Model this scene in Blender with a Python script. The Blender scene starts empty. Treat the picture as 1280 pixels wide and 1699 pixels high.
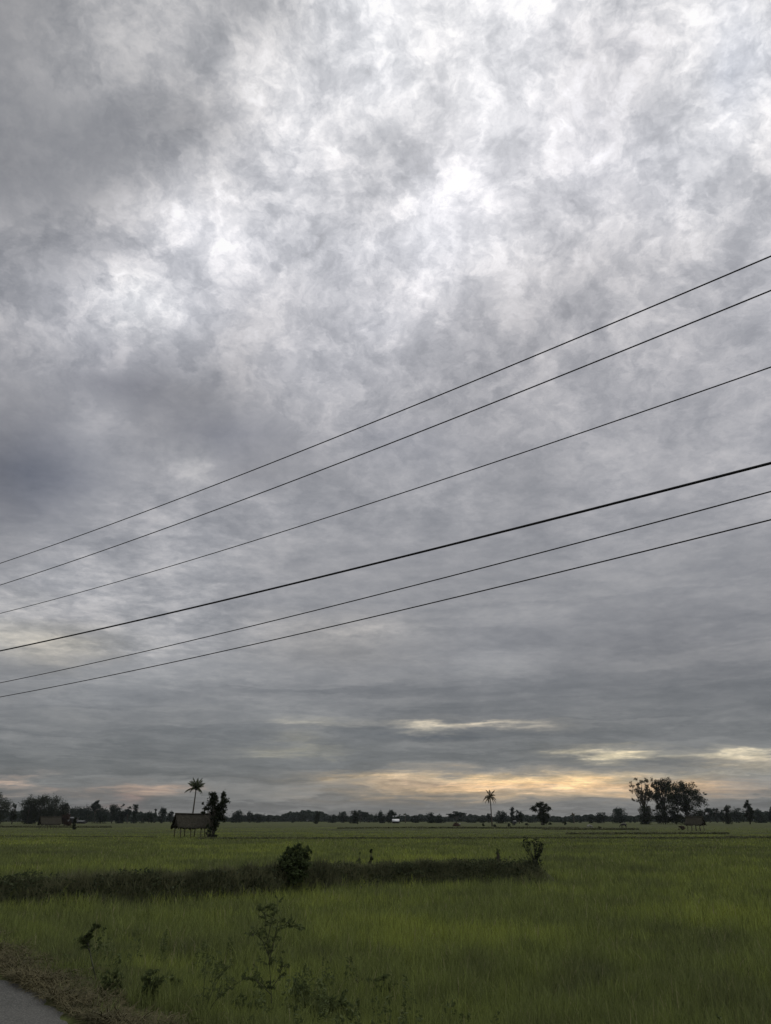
import bpy, math, random
import numpy as np
from mathutils import Vector

# ------------------------------------------------------------------ camera
PITCH = math.atan(510.4 / 1280.0)
CAM_Z = 2.2
scene = bpy.context.scene
cam_data = bpy.data.cameras.new("camera")
cam = bpy.data.objects.new("camera", cam_data)
scene.collection.objects.link(cam)
scene.camera = cam
cam.location = (0, 0, CAM_Z)
cam.rotation_euler = (math.radians(90) + PITCH, 0, 0)
cam_data.sensor_fit = 'VERTICAL'
cam_data.sensor_height = 36.0
cam_data.lens = 1280.0 / 1699.0 * 36.0
cam_data.clip_start = 0.05
cam_data.clip_end = 8000

scene.view_settings.view_transform = 'Standard'
scene.view_settings.look = 'None'
scene.view_settings.exposure = 0.0
scene.view_settings.gamma = 1.0
scene.cycles.volume_bounces = 1
scene.cycles.max_bounces = 5
scene.cycles.diffuse_bounces = 3


def pix_dir(x, y):
    """direction of a photo pixel in world axes (used while measuring the place)"""
    X = (x - 640) / 1280.0
    Y = (849.5 - y) / 1280.0
    d = np.array([X, math.cos(PITCH) - Y * math.sin(PITCH), math.sin(PITCH) + Y * math.cos(PITCH)])
    return d / np.linalg.norm(d)


# ------------------------------------------------------------------ sky (world)
SKY_ROWS_Y = [0, 70, 140, 210, 280, 350, 420, 490, 560, 630, 700, 770, 840, 910, 980, 1050, 1100, 1150, 1190, 1230, 1260, 1280, 1300, 1325, 1350]
SKY_COLS_X = [i * 80 for i in range(17)]
SKY = [
    [140, 150, 162, 172, 176, 168, 178, 222, 225, 205, 222, 225, 212, 208, 205, 200, 195],
    [145, 155, 165, 172, 180, 178, 195, 222, 228, 222, 225, 225, 205, 202, 208, 222, 215],
    [148, 150, 158, 160, 165, 200, 210, 215, 235, 210, 228, 225, 210, 200, 205, 215, 208],
    [140, 142, 145, 148, 155, 185, 225, 215, 205, 208, 232, 225, 218, 215, 212, 225, 205],
    [135, 140, 140, 155, 185, 190, 200, 200, 190, 210, 222, 218, 225, 218, 230, 205, 190],
    [150, 152, 158, 180, 232, 222, 222, 205, 205, 250, 235, 210, 205, 200, 195, 195, 190],
    [158, 165, 180, 190, 205, 215, 200, 215, 222, 225, 205, 195, 180, 178, 178, 180, 185],
    [160, 185, 200, 245, 225, 200, 192, 200, 195, 215, 185, 175, 172, 172, 172, 175, 180],
    [160, 175, 185, 185, 195, 165, 185, 190, 215, 180, 170, 165, 168, 168, 168, 170, 175],
    [150, 155, 145, 135, 140, 155, 185, 185, 175, 170, 165, 160, 165, 165, 165, 165, 160],
    [130, 140, 165, 145, 140, 150, 155, 165, 165, 155, 155, 160, 162, 160, 160, 160, 165],
    [115, 125, 150, 155, 165, 140, 145, 155, 160, 160, 158, 152, 158, 160, 155, 160, 160],
    [125, 130, 150, 160, 160, 160, 160, 155, 155, 158, 155, 150, 155, 158, 152, 155, 155],
    [140, 155, 160, 160, 170, 155, 150, 150, 150, 150, 148, 148, 150, 150, 145, 145, 145],
    [155, 170, 165, 160, 160, 150, 145, 140, 140, 140, 140, 142, 140, 140, 138, 138, 135],
    [170, 175, 175, 165, 160, 155, 150, 155, 150, 145, 140, 138, 135, 130, 128, 128, 128],
    [135, 140, 145, 155, 150, 145, 140, 135, 135, 135, 145, 135, 125, 122, 120, 120, 122],
    [125, 135, 145, 140, 135, 130, 128, 125, 122, 120, 122, 122, 125, 118, 118, 118, 120],
    [125, 125, 125, 125, 125, 128, 128, 125, 118, 116, 118, 116, 115, 115, 118, 118, 118],
    [122, 122, 120, 120, 122, 125, 128, 124, 118, 114, 114, 114, 116, 116, 116, 118, 120],
    [118, 118, 118, 116, 116, 118, 125, 124, 120, 118, 116, 114, 112, 112, 112, 118, 122],
    [116, 116, 116, 114, 114, 116, 120, 120, 122, 126, 126, 128, 128, 130, 130, 132, 132],
    [114, 114, 114, 114, 114, 115, 116, 116, 118, 125, 130, 132, 134, 130, 124, 124, 124],
    [112, 112, 112, 112, 112, 112, 113, 113, 114, 115, 116, 117, 118, 118, 118, 118, 118],
    [110, 110, 110, 110, 110, 111, 112, 112, 113, 114, 115, 116, 117, 117, 117, 117, 117],
]
# soft openings in the cloud: x, y, half width, half height, (r, g, b) added in sRGB units
SKY_SPOTS = [
    (830, 1303, 215, 18, (100, 64, 22)), (960, 1302, 120, 18, (34, 22, 4)), (700, 1308, 100, 12, (24, 15, 4)),
    (600, 1288, 60, 7, (60, 42, 18)), (1180, 1310, 110, 10, (26, 14, 4)), (850, 1292, 180, 6, (16, 13, 4)),
    (1020, 1250, 60, 10, (140, 120, 80)), (1215, 1251, 70, 8, (105, 90, 60)), (1250, 1266, 90, 10, (66, 52, 30)), (1090, 1303, 130, 14, (34, 20, 6)), (1100, 1284, 160, 5, (30, 24, 12)), (700, 1302, 46, 5, (-44, -32, -10)), (905, 1309, 95, 4, (-40, -28, -8)), (720, 1216, 90, 4, (-16, -13, -8)), (1120, 1262, 110, 7, (-14, -12, -8)),
    (700, 1206, 36, 5, (74, 65, 46)), (800, 1201, 120, 4.5, (84, 72, 52)), (520, 1200, 60, 6, (40, 35, 24)),
    (490, 1245, 75, 7, (48, 42, 26)), (500, 1225, 40, 8, (30, 26, 16)),
    (235, 1313, 65, 7, (62, 36, 18)), (190, 1328, 36, 9, (42, 20, 12)), (6, 1300, 34, 10, (84, 56, 36)), (92, 1311, 18, 4, (50, 32, 20)),
    (60, 1055, 130, 34, (10, 6, -5)), (560, 1060, 130, 30, (5, 2, -3)), (110, 1080, 60, 18, (12, 8, 0)),
    (310, 787, 26, 20, (32, 30, 22)), (250, 490, 60, 30, (8, 8, 4)), (735, 372, 50, 22, (14, 14, 14)),
    (1225, 60, 40, 60, (4, 8, 16)), (640, 250, 26, 50, (-30, -28, -26)), (720, 1215, 60, 5, (-8, -7, -4)),
    (100, 1030, 70, 12, (-26, -25, -20)), (60, 790, 90, 75, (-20, -17, -11)), (985, 210, 110, 120, (-30, -29, -26)), (770, 290, 60, 40, (-14, -14, -12)), (1000, 40, 120, 60, (-12, -12, -10)),
    (380, 730, 90, 40, (-12, -11, -8)), (200, 620, 80, 40, (-10, -9, -6)), (680, 740, 90, 30, (-9, -8, -6)), (110, 250, 160, 90, (-6, -5, -4)),
]


def srgb(c):
    c = min(max(c / 255.0, 0.0), 1.08)
    return c / 12.92 if c <= 0.04045 else ((c + 0.055) / 1.055) ** 2.4


def sky_colour(x, y):
    cx = min(max(x / 80.0, 0), 15.999)
    i = int(cx); fx = cx - i
    yy = min(max(y, 0), 1349.9)
    j = max(k for k in range(len(SKY_ROWS_Y)) if SKY_ROWS_Y[k] <= yy)
    fy = (yy - SKY_ROWS_Y[j]) / (SKY_ROWS_Y[j + 1] - SKY_ROWS_Y[j])
    s = -9 * min(max((yy - 1080) / 120.0, 0), 1) + (SKY[j][i] * (1 - fx) + SKY[j][i + 1] * fx) * (1 - fy) + (SKY[j + 1][i] * (1 - fx) + SKY[j + 1][i + 1] * fx) * fy
    s += 9 * max(0, 1 - yy / 560.0) * min(max((x - 330) / 250.0, 0), 1)
    mid = math.exp(-((yy - 620) / 420.0) ** 2)
    low = min(max((yy - 1080) / 200.0, 0), 1)
    r = s * (1 + 0.000 * mid - 0.018 * low)
    g = s * (1 - 0.002 * mid + 0.004 * low)
    b = s * (1 + 0.012 * mid + 0.006 * low) + 1.5
    for (sx, sy, sw, sh, c) in SKY_SPOTS:
        e = math.exp(-((x - sx) / sw) ** 2 * 0.9 - ((y - sy) / sh) ** 2 * 0.9)
        r += c[0] * e; g += c[1] * e; b += c[2] * e
    return srgb(r), srgb(g), srgb(b)


world = bpy.data.worlds.new("World")
scene.world = world
world.use_nodes = True
wt = world.node_tree
wt.nodes.clear()


class NT:
    """small node-building helper"""
    def __init__(s, t):
        s.t = t

    def n(s, typ, **kw):
        o = s.t.nodes.new(typ)
        for k, v in kw.items():
            setattr(o, k, v)
        return o

    def link(s, a, b):
        s.t.links.new(a, b)

    def put(s, sock, v):
        if isinstance(v, bpy.types.NodeSocket):
            s.link(v, sock)
        elif v is not None:
            sock.default_value = v

    def math(s, op, a, b=None, c=None, clamp=False):
        o = s.n('ShaderNodeMath', operation=op)
        o.use_clamp = clamp
        s.put(o.inputs[0], a)
        if b is not None: s.put(o.inputs[1], b)
        if c is not None: s.put(o.inputs[2], c)
        return o.outputs[0]

    def vmath(s, op, a, b=None):
        o = s.n('ShaderNodeVectorMath', operation=op)
        s.put(o.inputs[0], a)
        if b is not None: s.put(o.inputs[1], b)
        return o.outputs[0]

    def comb(s, x, y, z):
        o = s.n('ShaderNodeCombineXYZ')
        s.put(o.inputs[0], x); s.put(o.inputs[1], y); s.put(o.inputs[2], z)
        return o.outputs[0]

    def sep(s, v):
        o = s.n('ShaderNodeSeparateXYZ')
        s.link(v, o.inputs[0])
        return o.outputs

    def noise(s, v, scale, detail=4.0, rough=0.5, dist=0.0):
        o = s.n('ShaderNodeTexNoise')
        if v is not None: s.link(v, o.inputs['Vector'])
        o.inputs['Scale'].default_value = scale
        o.inputs['Detail'].default_value = detail
        o.inputs['Roughness'].default_value = rough
        o.inputs['Distortion'].default_value = dist
        return o.outputs['Fac']

    def maprange(s, v, a, b, c=0.0, d=1.0, smooth=False):
        o = s.n('ShaderNodeMapRange')
        o.interpolation_type = 'SMOOTHSTEP' if smooth else 'LINEAR'
        s.put(o.inputs['Value'], v)
        s.put(o.inputs['From Min'], a); s.put(o.inputs['From Max'], b)
        s.put(o.inputs['To Min'], c); s.put(o.inputs['To Max'], d)
        return o.outputs[0]

    def mix(s, f, a, b, blend='MIX'):
        o = s.n('ShaderNodeMix', data_type='RGBA', blend_type=blend)
        o.clamp_factor = True
        s.put(o.inputs[0], f); s.put(o.inputs[6], a); s.put(o.inputs[7], b)
        return o.outputs[2]

    def ramp(s, f, stops, interp='LINEAR'):
        o = s.n('ShaderNodeValToRGB')
        cr = o.color_ramp
        cr.interpolation = interp
        while len(cr.elements) < len(stops):
            cr.elements.new(1.0)
        for e, (p, c) in zip(cr.elements, stops):
            e.position = p
            e.color = (c[0], c[1], c[2], 1)
        s.put(o.inputs[0], f)
        return o.outputs[0]


def build_sky():
    N = NT(wt)
    tc = N.n('ShaderNodeTexCoord')
    d = N.vmath('NORMALIZE', tc.outputs['Generated'])
    dx, dy, dz = N.sep(d)[:]
    zc = N.math('MAXIMUM', dz, 0.0)
    # flat cloud deck seen in perspective
    inv = N.math('DIVIDE', 1.0, N.math('ADD', zc, 0.13))
    P = N.comb(N.math('MULTIPLY', dx, inv), N.math('MULTIPLY', dy, inv), 0.0)
    warp = N.n('ShaderNodeTexNoise')
    N.link(P, warp.inputs['Vector'])
    warp.inputs['Scale'].default_value = 3.2
    warp.inputs['Detail'].default_value = 6.0
    warp.inputs['Roughness'].default_value = 0.66
    wx, wy, wz = N.sep(warp.outputs['Color'])[:]
    az0 = N.math('ARCTAN2', dx, dy)
    el0 = N.math('ARCSINE', zc)
    # torn, uneven edges
    el_amt = N.maprange(el0, 0.0, 0.5, 0.012, 0.06)
    az_amt = N.maprange(el0, 0.0, 0.5, 0.10, 0.08)
    az = N.math('ADD', az0, N.math('MULTIPLY', N.math('SUBTRACT', wx, 0.5), az_amt))
    el = N.math('ADD', el0, N.math('MULTIPLY', N.math('SUBTRACT', wy, 0.5), el_amt))
    T = N.comb(N.math('MULTIPLY', az0, 9.0), N.math('MULTIPLY', el0, 70.0), 5.0)
    tn = N.n('ShaderNodeTexNoise'); N.link(T, tn.inputs['Vector'])
    tn.inputs['Scale'].default_value = 1.0; tn.inputs['Detail'].default_value = 6.0; tn.inputs['Roughness'].default_value = 0.6; tn.inputs['Distortion'].default_value = 0.5
    tx, ty, tz = N.sep(tn.outputs['Color'])[:]
    lw = N.maprange(el0, 0.0, 0.25, 1.0, 0.0)
    el = N.math('ADD', el, N.math('MULTIPLY', N.math('MULTIPLY', N.math('SUBTRACT', ty, 0.5), lw), 0.045))
    az = N.math('ADD', az, N.math('MULTIPLY', N.math('MULTIPLY', N.math('SUBTRACT', tx, 0.5), lw), 0.22))
    rows = [54, 50.5, 47, 44, 41, 38, 35, 32, 29.5, 27, 24.5, 22, 19.5, 17.2, 15, 13, 11.4, 10, 8.8, 7.7, 7.0, 6.65, 6.35, 6.0, 5.6, 5.25, 4.95, 4.65, 4.35, 4.1, 3.8, 3.5, 3.1, 2.75, 2.45, 2.15, 1.85, 1.55, 1.25, 0.9, 0.3]
    col = None
    prev = None
    sp, cp = math.sin(PITCH), math.cos(PITCH)
    for e in rows:
        er = math.radians(e)
        A = 26.0 + 17.0 * (e / 54.0) ** 1.5 if e > 3 else 27.0
        stops = []
        for k in range(32):
            a = math.radians(-A + 2 * A * k / 31.0)
            v = (math.sin(a) * math.cos(er), math.cos(a) * math.cos(er), math.sin(er))
            f = v[1] * cp + v[2] * sp
            x = 640 + 1280 * v[0] / f
            y = 849.5 - 1280 * (-v[1] * sp + v[2] * cp) / f
            stops.append((k / 31.0, sky_colour(x, y)))
        f = N.maprange(az, math.radians(-A), math.radians(A))
        r = N.ramp(f, stops)
        if col is None:
            col = r
        else:
            t = N.maprange(el, er, math.radians(prev))
            col = N.mix(t, r, col)
        prev = e
    # cloud detail: billows high up, a foreshortened deck lower down
    wv = N.vmath('SCALE', warp.outputs['Color']); wv.node.inputs['Scale'].default_value = 0.10
    P2 = N.vmath('ADD', P, wv)
    Q = N.vmath('ADD', N.vmath('ADD', d, (0.37, 0.11, 0.52)), wv)
    q4 = N.noise(Q, 62.0, 5.0, 0.62)
    n4 = N.noise(P2, 34.0, 5.0, 0.62)
    hi = N.maprange(el0, 0.22, 0.60, 0.0, 1.0, True)
    q1 = N.noise(Q, 9.5, 9.0, 0.62)
    q2 = N.noise(Q, 24.0, 7.0, 0.64)
    q3 = N.noise(Q, 4.2, 3.0, 0.5)
    n1 = N.noise(P2, 4.6, 8.0, 0.62)
    n2 = N.noise(P2, 13.0, 7.0, 0.60)
    n3 = N.noise(P2, 1.7, 5.0, 0.55)

    def lerp(a, b):
        return N.math('ADD', a, N.math('MULTIPLY', hi, N.math('SUBTRACT', b, a)))
    s1 = N.maprange(lerp(n1, q1), 0.37, 0.63, -0.10, 0.10, True)
    s2 = N.maprange(lerp(n2, q2), 0.36, 0.64, -0.13, 0.13, True)
    s3 = N.math('SUBTRACT', lerp(n3, q3), 0.5)
    s4 = N.math('MULTIPLY', N.math('SUBTRACT', lerp(n4, q4), 0.5), N.maprange(el0, 0.05, 0.35, 0.25, 0.65))
    lum = N.n('ShaderNodeRGBToBW'); N.link(col, lum.inputs[0])
    lum = lum.outputs[0]
    act = N.math('ADD', N.maprange(lum, 0.27, 0.36, 0.34, 0.80, True), N.maprange(lum, 0.36, 0.66, 0.0, 0.20, True))          # thin bright cloud is more broken than the thick grey
    total = N.math('ADD', s4, N.math('ADD', N.math('ADD', N.math('MULTIPLY', s1, 2.2), N.math('MULTIPLY', s2, N.maprange(el0, 0.05, 0.4, 0.6, 1.35))), N.math('MULTIPLY', s3, N.maprange(el0, 0.3, 0.6, 1.1, 0.35))))
    amp = N.math('MULTIPLY', total, act)
    mult = N.math('POWER', 2.0, N.math('MULTIPLY', amp, 1.42))
    # streaks near the horizon
    S = N.comb(N.math('MULTIPLY', az, 7.0), N.math('MULTIPLY', el, 95.0), 0.3)
    sn = N.noise(S, 1.0, 7.0, 0.6, 0.6)
    sw = N.maprange(el0, 0.02, 0.20, 1.0, 0.0)
    smul = N.math('ADD', 1.0, N.math('MULTIPLY', N.math('MULTIPLY', N.maprange(sn, 0.36, 0.64, -0.13, 0.13, True), sw), 1.15))
    B = N.comb(N.math('MULTIPLY', az, 2.6), N.math('MULTIPLY', el, 36.0), 4.1)
    bn = N.noise(B, 1.0, 5.0, 0.55, 0.8)
    bw = N.maprange(el0, 0.03, 0.42, 1.0, 0.0)
    bmul = N.math('ADD', 1.0, N.math('MULTIPLY', N.math('MULTIPLY', N.maprange(bn, 0.36, 0.64, -0.12, 0.12, True), bw), 1.45))
    mult = N.math('MULTIPLY', N.math('MULTIPLY', mult, smul), bmul)
    cm = N.vmath('SCALE', col)
    N.link(mult, cm.node.inputs['Scale'])
    # thick cloud is cooler, thin cloud lets warmer light through
    tint = N.mix(N.maprange(mult, 0.72, 1.3), (0.975, 0.997, 1.035, 1), (1.015, 1.0, 0.985, 1))
    cm = N.vmath('MULTIPLY', cm, tint)
    cm = N.vmath('MINIMUM', cm, (0.96, 0.955, 0.955))
    # extra brightness added to the unseen sky overhead and behind, to light the grass
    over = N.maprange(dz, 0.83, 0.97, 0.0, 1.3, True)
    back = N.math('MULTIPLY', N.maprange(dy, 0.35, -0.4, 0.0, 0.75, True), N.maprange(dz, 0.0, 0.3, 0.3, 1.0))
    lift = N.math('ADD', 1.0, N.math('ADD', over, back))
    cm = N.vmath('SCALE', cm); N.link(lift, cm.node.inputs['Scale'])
    # a little of the clear evening sky above the deck
    sky = N.n('ShaderNodeTexSky')
    sky.sky_type = 'NISHITA'
    sky.sun_disc = False
    sky.sun_elevation = math.radians(48)
    sky.sun_rotation = math.radians(12)
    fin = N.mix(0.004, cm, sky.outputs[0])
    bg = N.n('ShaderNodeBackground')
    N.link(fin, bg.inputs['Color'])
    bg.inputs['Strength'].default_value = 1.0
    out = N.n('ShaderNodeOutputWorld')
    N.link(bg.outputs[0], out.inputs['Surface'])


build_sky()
world.cycles.sampling_method = 'MANUAL'
world.cycles.sample_map_resolution = 512

sun_data = bpy.data.lights.new("sun", 'SUN')
sun_data.energy = 1.5
sun_data.angle = math.radians(40)
sun_data.color = (1.0, 0.95, 0.88)
sun = bpy.data.objects.new("sun", sun_data)
scene.collection.objects.link(sun)
sun.rotation_euler = Vector((-math.sin(math.radians(12)) * math.cos(math.radians(48)), -math.cos(math.radians(12)) * math.cos(math.radians(48)), -math.sin(math.radians(48)))).to_track_quat('-Z', 'Y').to_euler()


# ------------------------------------------------------------------ helpers
RNG = np.random.default_rng(11)
K = 1.0 / 1378.0          # metres per photo pixel at one metre distance, near the horizon


def link(o, parent=None):
    scene.collection.objects.link(o)
    if parent is not None:
        o.parent = parent
    return o


def tag(o, label=None, cat=None, group=None, kind=None):
    if label: o['label'] = label
    if cat: o['category'] = cat
    if group: o['group'] = group
    if kind: o['kind'] = kind
    return o


def empty(name, loc, rz=0.0):
    o = bpy.data.objects.new(name, None)
    o.location = loc
    o.rotation_euler = (0, 0, rz)
    o.empty_display_size = 0.2
    return link(o)


def mesh_obj(name, V, F, mat, parent=None, loc=None, tone=None, smooth=False):
    """V (n,3); F list of index arrays, each (m,k)"""
    me = bpy.data.meshes.new(name)
    V = np.asarray(V, dtype=np.float32)
    if not isinstance(F, (list, tuple)):
        F = [F]
    F = [np.asarray(f, dtype=np.int32) for f in F if len(f)]
    me.vertices.add(len(V))
    me.vertices.foreach_set('co', V.ravel())
    loops = np.concatenate([f.ravel() for f in F])
    tot = np.concatenate([np.full(len(f), f.shape[1], np.int32) for f in F])
    start = np.concatenate([[0], np.cumsum(tot)[:-1]]).astype(np.int32)
    me.loops.add(len(loops))
    me.loops.foreach_set('vertex_index', loops)
    me.polygons.add(len(tot))
    me.polygons.foreach_set('loop_start', start)
    me.polygons.foreach_set('loop_total', tot)
    if smooth:
        me.polygons.foreach_set('use_smooth', np.ones(len(tot), bool))
    if tone is not None:
        at = me.attributes.new('tone', 'FLOAT', 'POINT')
        at.data.foreach_set('value', np.asarray(tone, np.float32))
    me.update(calc_edges=True)
    me.materials.append(mat)
    o = bpy.data.objects.new(name, me)
    if loc is not None:
        o.location = loc
    return link(o, parent)


class MB:
    """collects boxes, tubes and quads into one mesh"""
    def __init__(s):
        s.V = []; s.Q = []; s.T = []; s.n = 0

    def add(s, V, Q=(), T=()):
        V = np.asarray(V, float)
        if len(Q): s.Q.append(np.asarray(Q, int).reshape(-1, 4) + s.n)
        if len(T): s.T.append(np.asarray(T, int).reshape(-1, 3) + s.n)
        s.V.append(V); s.n += len(V)

    def box(s, c, size, rot=None):
        x, y, z = np.array(size) / 2.0
        V = np.array([[a * x, b * y, e * z] for a in (-1, 1) for b in (-1, 1) for e in (-1, 1)], float)
        if rot is not None: V = V @ np.array(rot).T
        s.add(V + np.array(c), [[0, 1, 3, 2], [4, 6, 7, 5], [0, 4, 5, 1], [2, 3, 7, 6], [0, 2, 6, 4], [1, 5, 7, 3]])

    def hexa(s, P):
        """eight corners: bottom four then top four, both counter-clockwise"""
        s.add(P, [[0, 3, 2, 1], [4, 5, 6, 7], [0, 1, 5, 4], [1, 2, 6, 5], [2, 3, 7, 6], [3, 0, 4, 7]])

    def tube(s, pts, rad, n=6, cap=True):
        pts = np.asarray(pts, float)
        m = len(pts)
        rad = np.broadcast_to(np.asarray(rad, float), (m,))
        tan = np.gradient(pts, axis=0)
        tan /= np.linalg.norm(tan, axis=1)[:, None] + 1e-9
        up = np.array([0, 0, 1.0]) if abs(tan[0][2]) < 0.9 else np.array([1.0, 0, 0])
        V = []
        for i in range(m):
            a = np.cross(tan[i], up); a /= np.linalg.norm(a) + 1e-9
            b = np.cross(tan[i], a)
            th = np.arange(n) / n * 2 * math.pi
            V.append(pts[i] + rad[i] * (np.cos(th)[:, None] * a + np.sin(th)[:, None] * b))
        V = np.concatenate(V)
        Q = [[i * n + k, i * n + (k + 1) % n, (i + 1) * n + (k + 1) % n, (i + 1) * n + k] for i in range(m - 1) for k in range(n)]
        T = []
        if cap:
            V = np.concatenate([V, pts[:1], pts[-1:]])
            T = [[m * n, (k + 1) % n, k] for k in range(n)] + [[m * n + 1, (m - 1) * n + k, (m - 1) * n + (k + 1) % n] for k in range(n)]
        s.add(V, Q, T)

    def build(s, name, mat, parent=None, loc=None, smooth=False):
        V = np.concatenate(s.V)
        F = []
        if s.Q: F.append(np.concatenate(s.Q))
        if s.T: F.append(np.concatenate(s.T))
        return mesh_obj(name, V, F, mat, parent, loc, smooth=smooth)


def leaves(centres, size, rng, long=1.5, droop=0.0, out=None):
    """one small bent leaf (a quad) at each centre, every one turned its own way"""
    n = len(centres)
    a = rng.normal(size=(n, 3))
    if out is not None:
        a = a * 0.7 + out
    a[:, 2] -= droop
    a /= np.linalg.norm(a, axis=1)[:, None] + 1e-9
    b = np.cross(a, rng.normal(size=(n, 3)))
    b /= np.linalg.norm(b, axis=1)[:, None] + 1e-9
    sz = np.asarray(size) * rng.uniform(0.6, 1.35, n)
    A = a * (sz * long)[:, None] * 0.5
    B = b * sz[:, None] * 0.5
    V = np.stack([centres - A, centres - B + A * 0.1, centres + A, centres + B + A * 0.1], axis=1).reshape(-1, 3)
    F = np.arange(n * 4).reshape(n, 4)
    return V, F


# ------------------------------------------------------------------ materials
def material(name, rough=0.8, spec=0.3):
    m = bpy.data.materials.new(name)
    m.use_nodes = True
    t = m.node_tree
    p = t.nodes['Principled BSDF']
    p.inputs['Roughness'].default_value = rough
    p.inputs['Specular IOR Level'].default_value = spec
    return m, NT(t), p


def simple(name, c1, c2, scale=3.0, rough=0.85, spec=0.2, bump=0.0, coords='Object', stretch=None):
    m, N, p = material(name, rough, spec)
    tc = N.n('ShaderNodeTexCoord')
    v = tc.outputs[coords]
    if stretch: v = N.vmath('MULTIPLY', v, stretch)
    f = N.noise(v, scale, 6.0, 0.6)
    f = N.maprange(f, 0.3, 0.7)
    N.link(N.mix(f, (*c1, 1), (*c2, 1)), p.inputs['Base Color'])
    if bump:
        b = N.n('ShaderNodeBump'); b.inputs['Strength'].default_value = bump
        N.link(f, b.inputs['Height']); N.link(b.outputs[0], p.inputs['Normal'])
    return m


def leaf_material(name, c1, c2, scale=1.0, trans=0.25):
    m, N, p = material(name, 0.8, 0.05)
    g = N.n('ShaderNodeNewGeometry')
    f = N.noise(g.outputs['Position'], scale, 4.0, 0.6)
    r = N.math('ADD', N.maprange(f, 0.3, 0.7, 0.0, 0.65), N.math('MULTIPLY', g.outputs['Random Per Island'], 0.35))
    col = N.mix(r, (*c1, 1), (*c2, 1))
    N.link(col, p.inputs['Base Color'])
    tr = N.n('ShaderNodeBsdfTranslucent'); N.link(col, tr.inputs['Color'])
    mx = N.n('ShaderNodeMixShader'); mx.inputs[0].default_value = trans
    out = m.node_tree.nodes['Material Output']
    N.link(p.outputs[0], mx.inputs[1]); N.link(tr.outputs[0], mx.inputs[2]); N.link(mx.outputs[0], out.inputs['Surface'])
    return m


def field_patches(N):
    """the uneven growth of the rice: 0 thin dark growth ... 1 young yellow-green"""
    g = N.n('ShaderNodeNewGeometry')
    pos = N.vmath('MULTIPLY', g.outputs['Position'], (1, 1, 0))
    wide = N.noise(pos, 0.028, 3.0, 0.55, 0.4)
    mid = N.noise(pos, 0.16, 4.0, 0.6, 0.5)
    fine = N.noise(pos, 1.1, 5.0, 0.65)
    s = N.math('ADD', N.math('ADD', N.math('MULTIPLY', wide, 0.30), N.math('MULTIPLY', mid, 0.40)), N.math('MULTIPLY', fine, 0.30))
    f = N.maprange(s, 0.415, 0.585)
    # one brighter strip of young plants in the near field
    sx, sy, sz = N.sep(pos)[:]
    e1 = N.math('DIVIDE', N.math('SUBTRACT', sx, N.math('ADD', 0.4, N.math('MULTIPLY', N.math('SUBTRACT', sy, 17.0), -0.35))), 2.6)
    e2 = N.math('DIVIDE', N.math('SUBTRACT', sy, 17.0), 2.6)
    r2 = N.math('ADD', N.math('MULTIPLY', e1, e1), N.math('MULTIPLY', e2, e2))
    spot = N.math('MULTIPLY', N.maprange(r2, 0.0, 1.6, 1.0, 0.0, True), 0.32)
    return N.math('ADD', f, spot, clamp=True), g


C_DARK = (0.066, 0.075, 0.032)
C_MID = (0.098, 0.118, 0.035)
C_BRIGHT = (0.150, 0.174, 0.038)
C_STRAW = (0.24, 0.22, 0.12)


def grass_material(name, gain=1.0, straw=0.05, dark=False):
    m, N, p = material(name, 0.75, 0.12)
    f, g = field_patches(N)
    at = N.n('ShaderNodeAttribute', attribute_name='tone')
    k = lambda c: (c[0] * gain, c[1] * gain, c[2] * gain, 1)
    t = at.outputs['Fac']
    col = N.ramp(f, [(0.0, k(C_DARK)), (0.5, k(C_MID)), (1.0, k(C_BRIGHT))])
    var = N.maprange(t, 0.0, 1.0, 0.45, 1.6)
    cm = N.vmath('SCALE', col); N.link(var, cm.node.inputs['Scale'])
    col = N.mix(N.maprange(t, 1.0 - straw - 0.02, 1.0 - straw + 0.02), cm, (*C_STRAW, 1))
    N.link(col, p.inputs['Base Color'])
    tr = N.n('ShaderNodeBsdfTranslucent'); N.link(col, tr.inputs['Color'])
    mx = N.n('ShaderNodeMixShader'); mx.inputs[0].default_value = 0.3
    out = m.node_tree.nodes['Material Output']
    N.link(p.outputs[0], mx.inputs[1]); N.link(tr.outputs[0], mx.inputs[2]); N.link(mx.outputs[0], out.inputs['Surface'])
    return m


def ground_material():
    m, N, p = material('field_soil_and_rice', 0.95, 0.05)
    f, g = field_patches(N)
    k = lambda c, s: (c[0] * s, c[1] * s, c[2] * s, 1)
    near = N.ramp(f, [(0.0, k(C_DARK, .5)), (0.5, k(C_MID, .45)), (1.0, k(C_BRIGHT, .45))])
    P = g.outputs['Position']
    # rows and clumps of rice seen from far away
    cl = N.noise(N.vmath('MULTIPLY', P, (1.0, 0.35, 0)), 1.3, 6.0, 0.65)
    far = N.ramp(f, [(0.0, k(C_DARK, .40)), (0.5, k(C_MID, .34)), (1.0, k(C_BRIGHT, .29))])
    fm = N.vmath('SCALE', far); N.link(N.maprange(cl, 0.3, 0.7, 0.7, 1.3), fm.node.inputs['Scale'])
    cx, cy, cz = N.sep(P)[:]
    t = N.maprange(cy, 30.0, 90.0)
    col = N.mix(t, near, fm)
    N.link(col, p.inputs['Base Color'])
    b = N.n('ShaderNodeBump'); b.inputs['Strength'].default_value = 0.6; b.inputs['Distance'].default_value = 0.2
    N.link(cl, b.inputs['Height']); N.link(b.outputs[0], p.inputs['Normal'])
    return m


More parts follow.
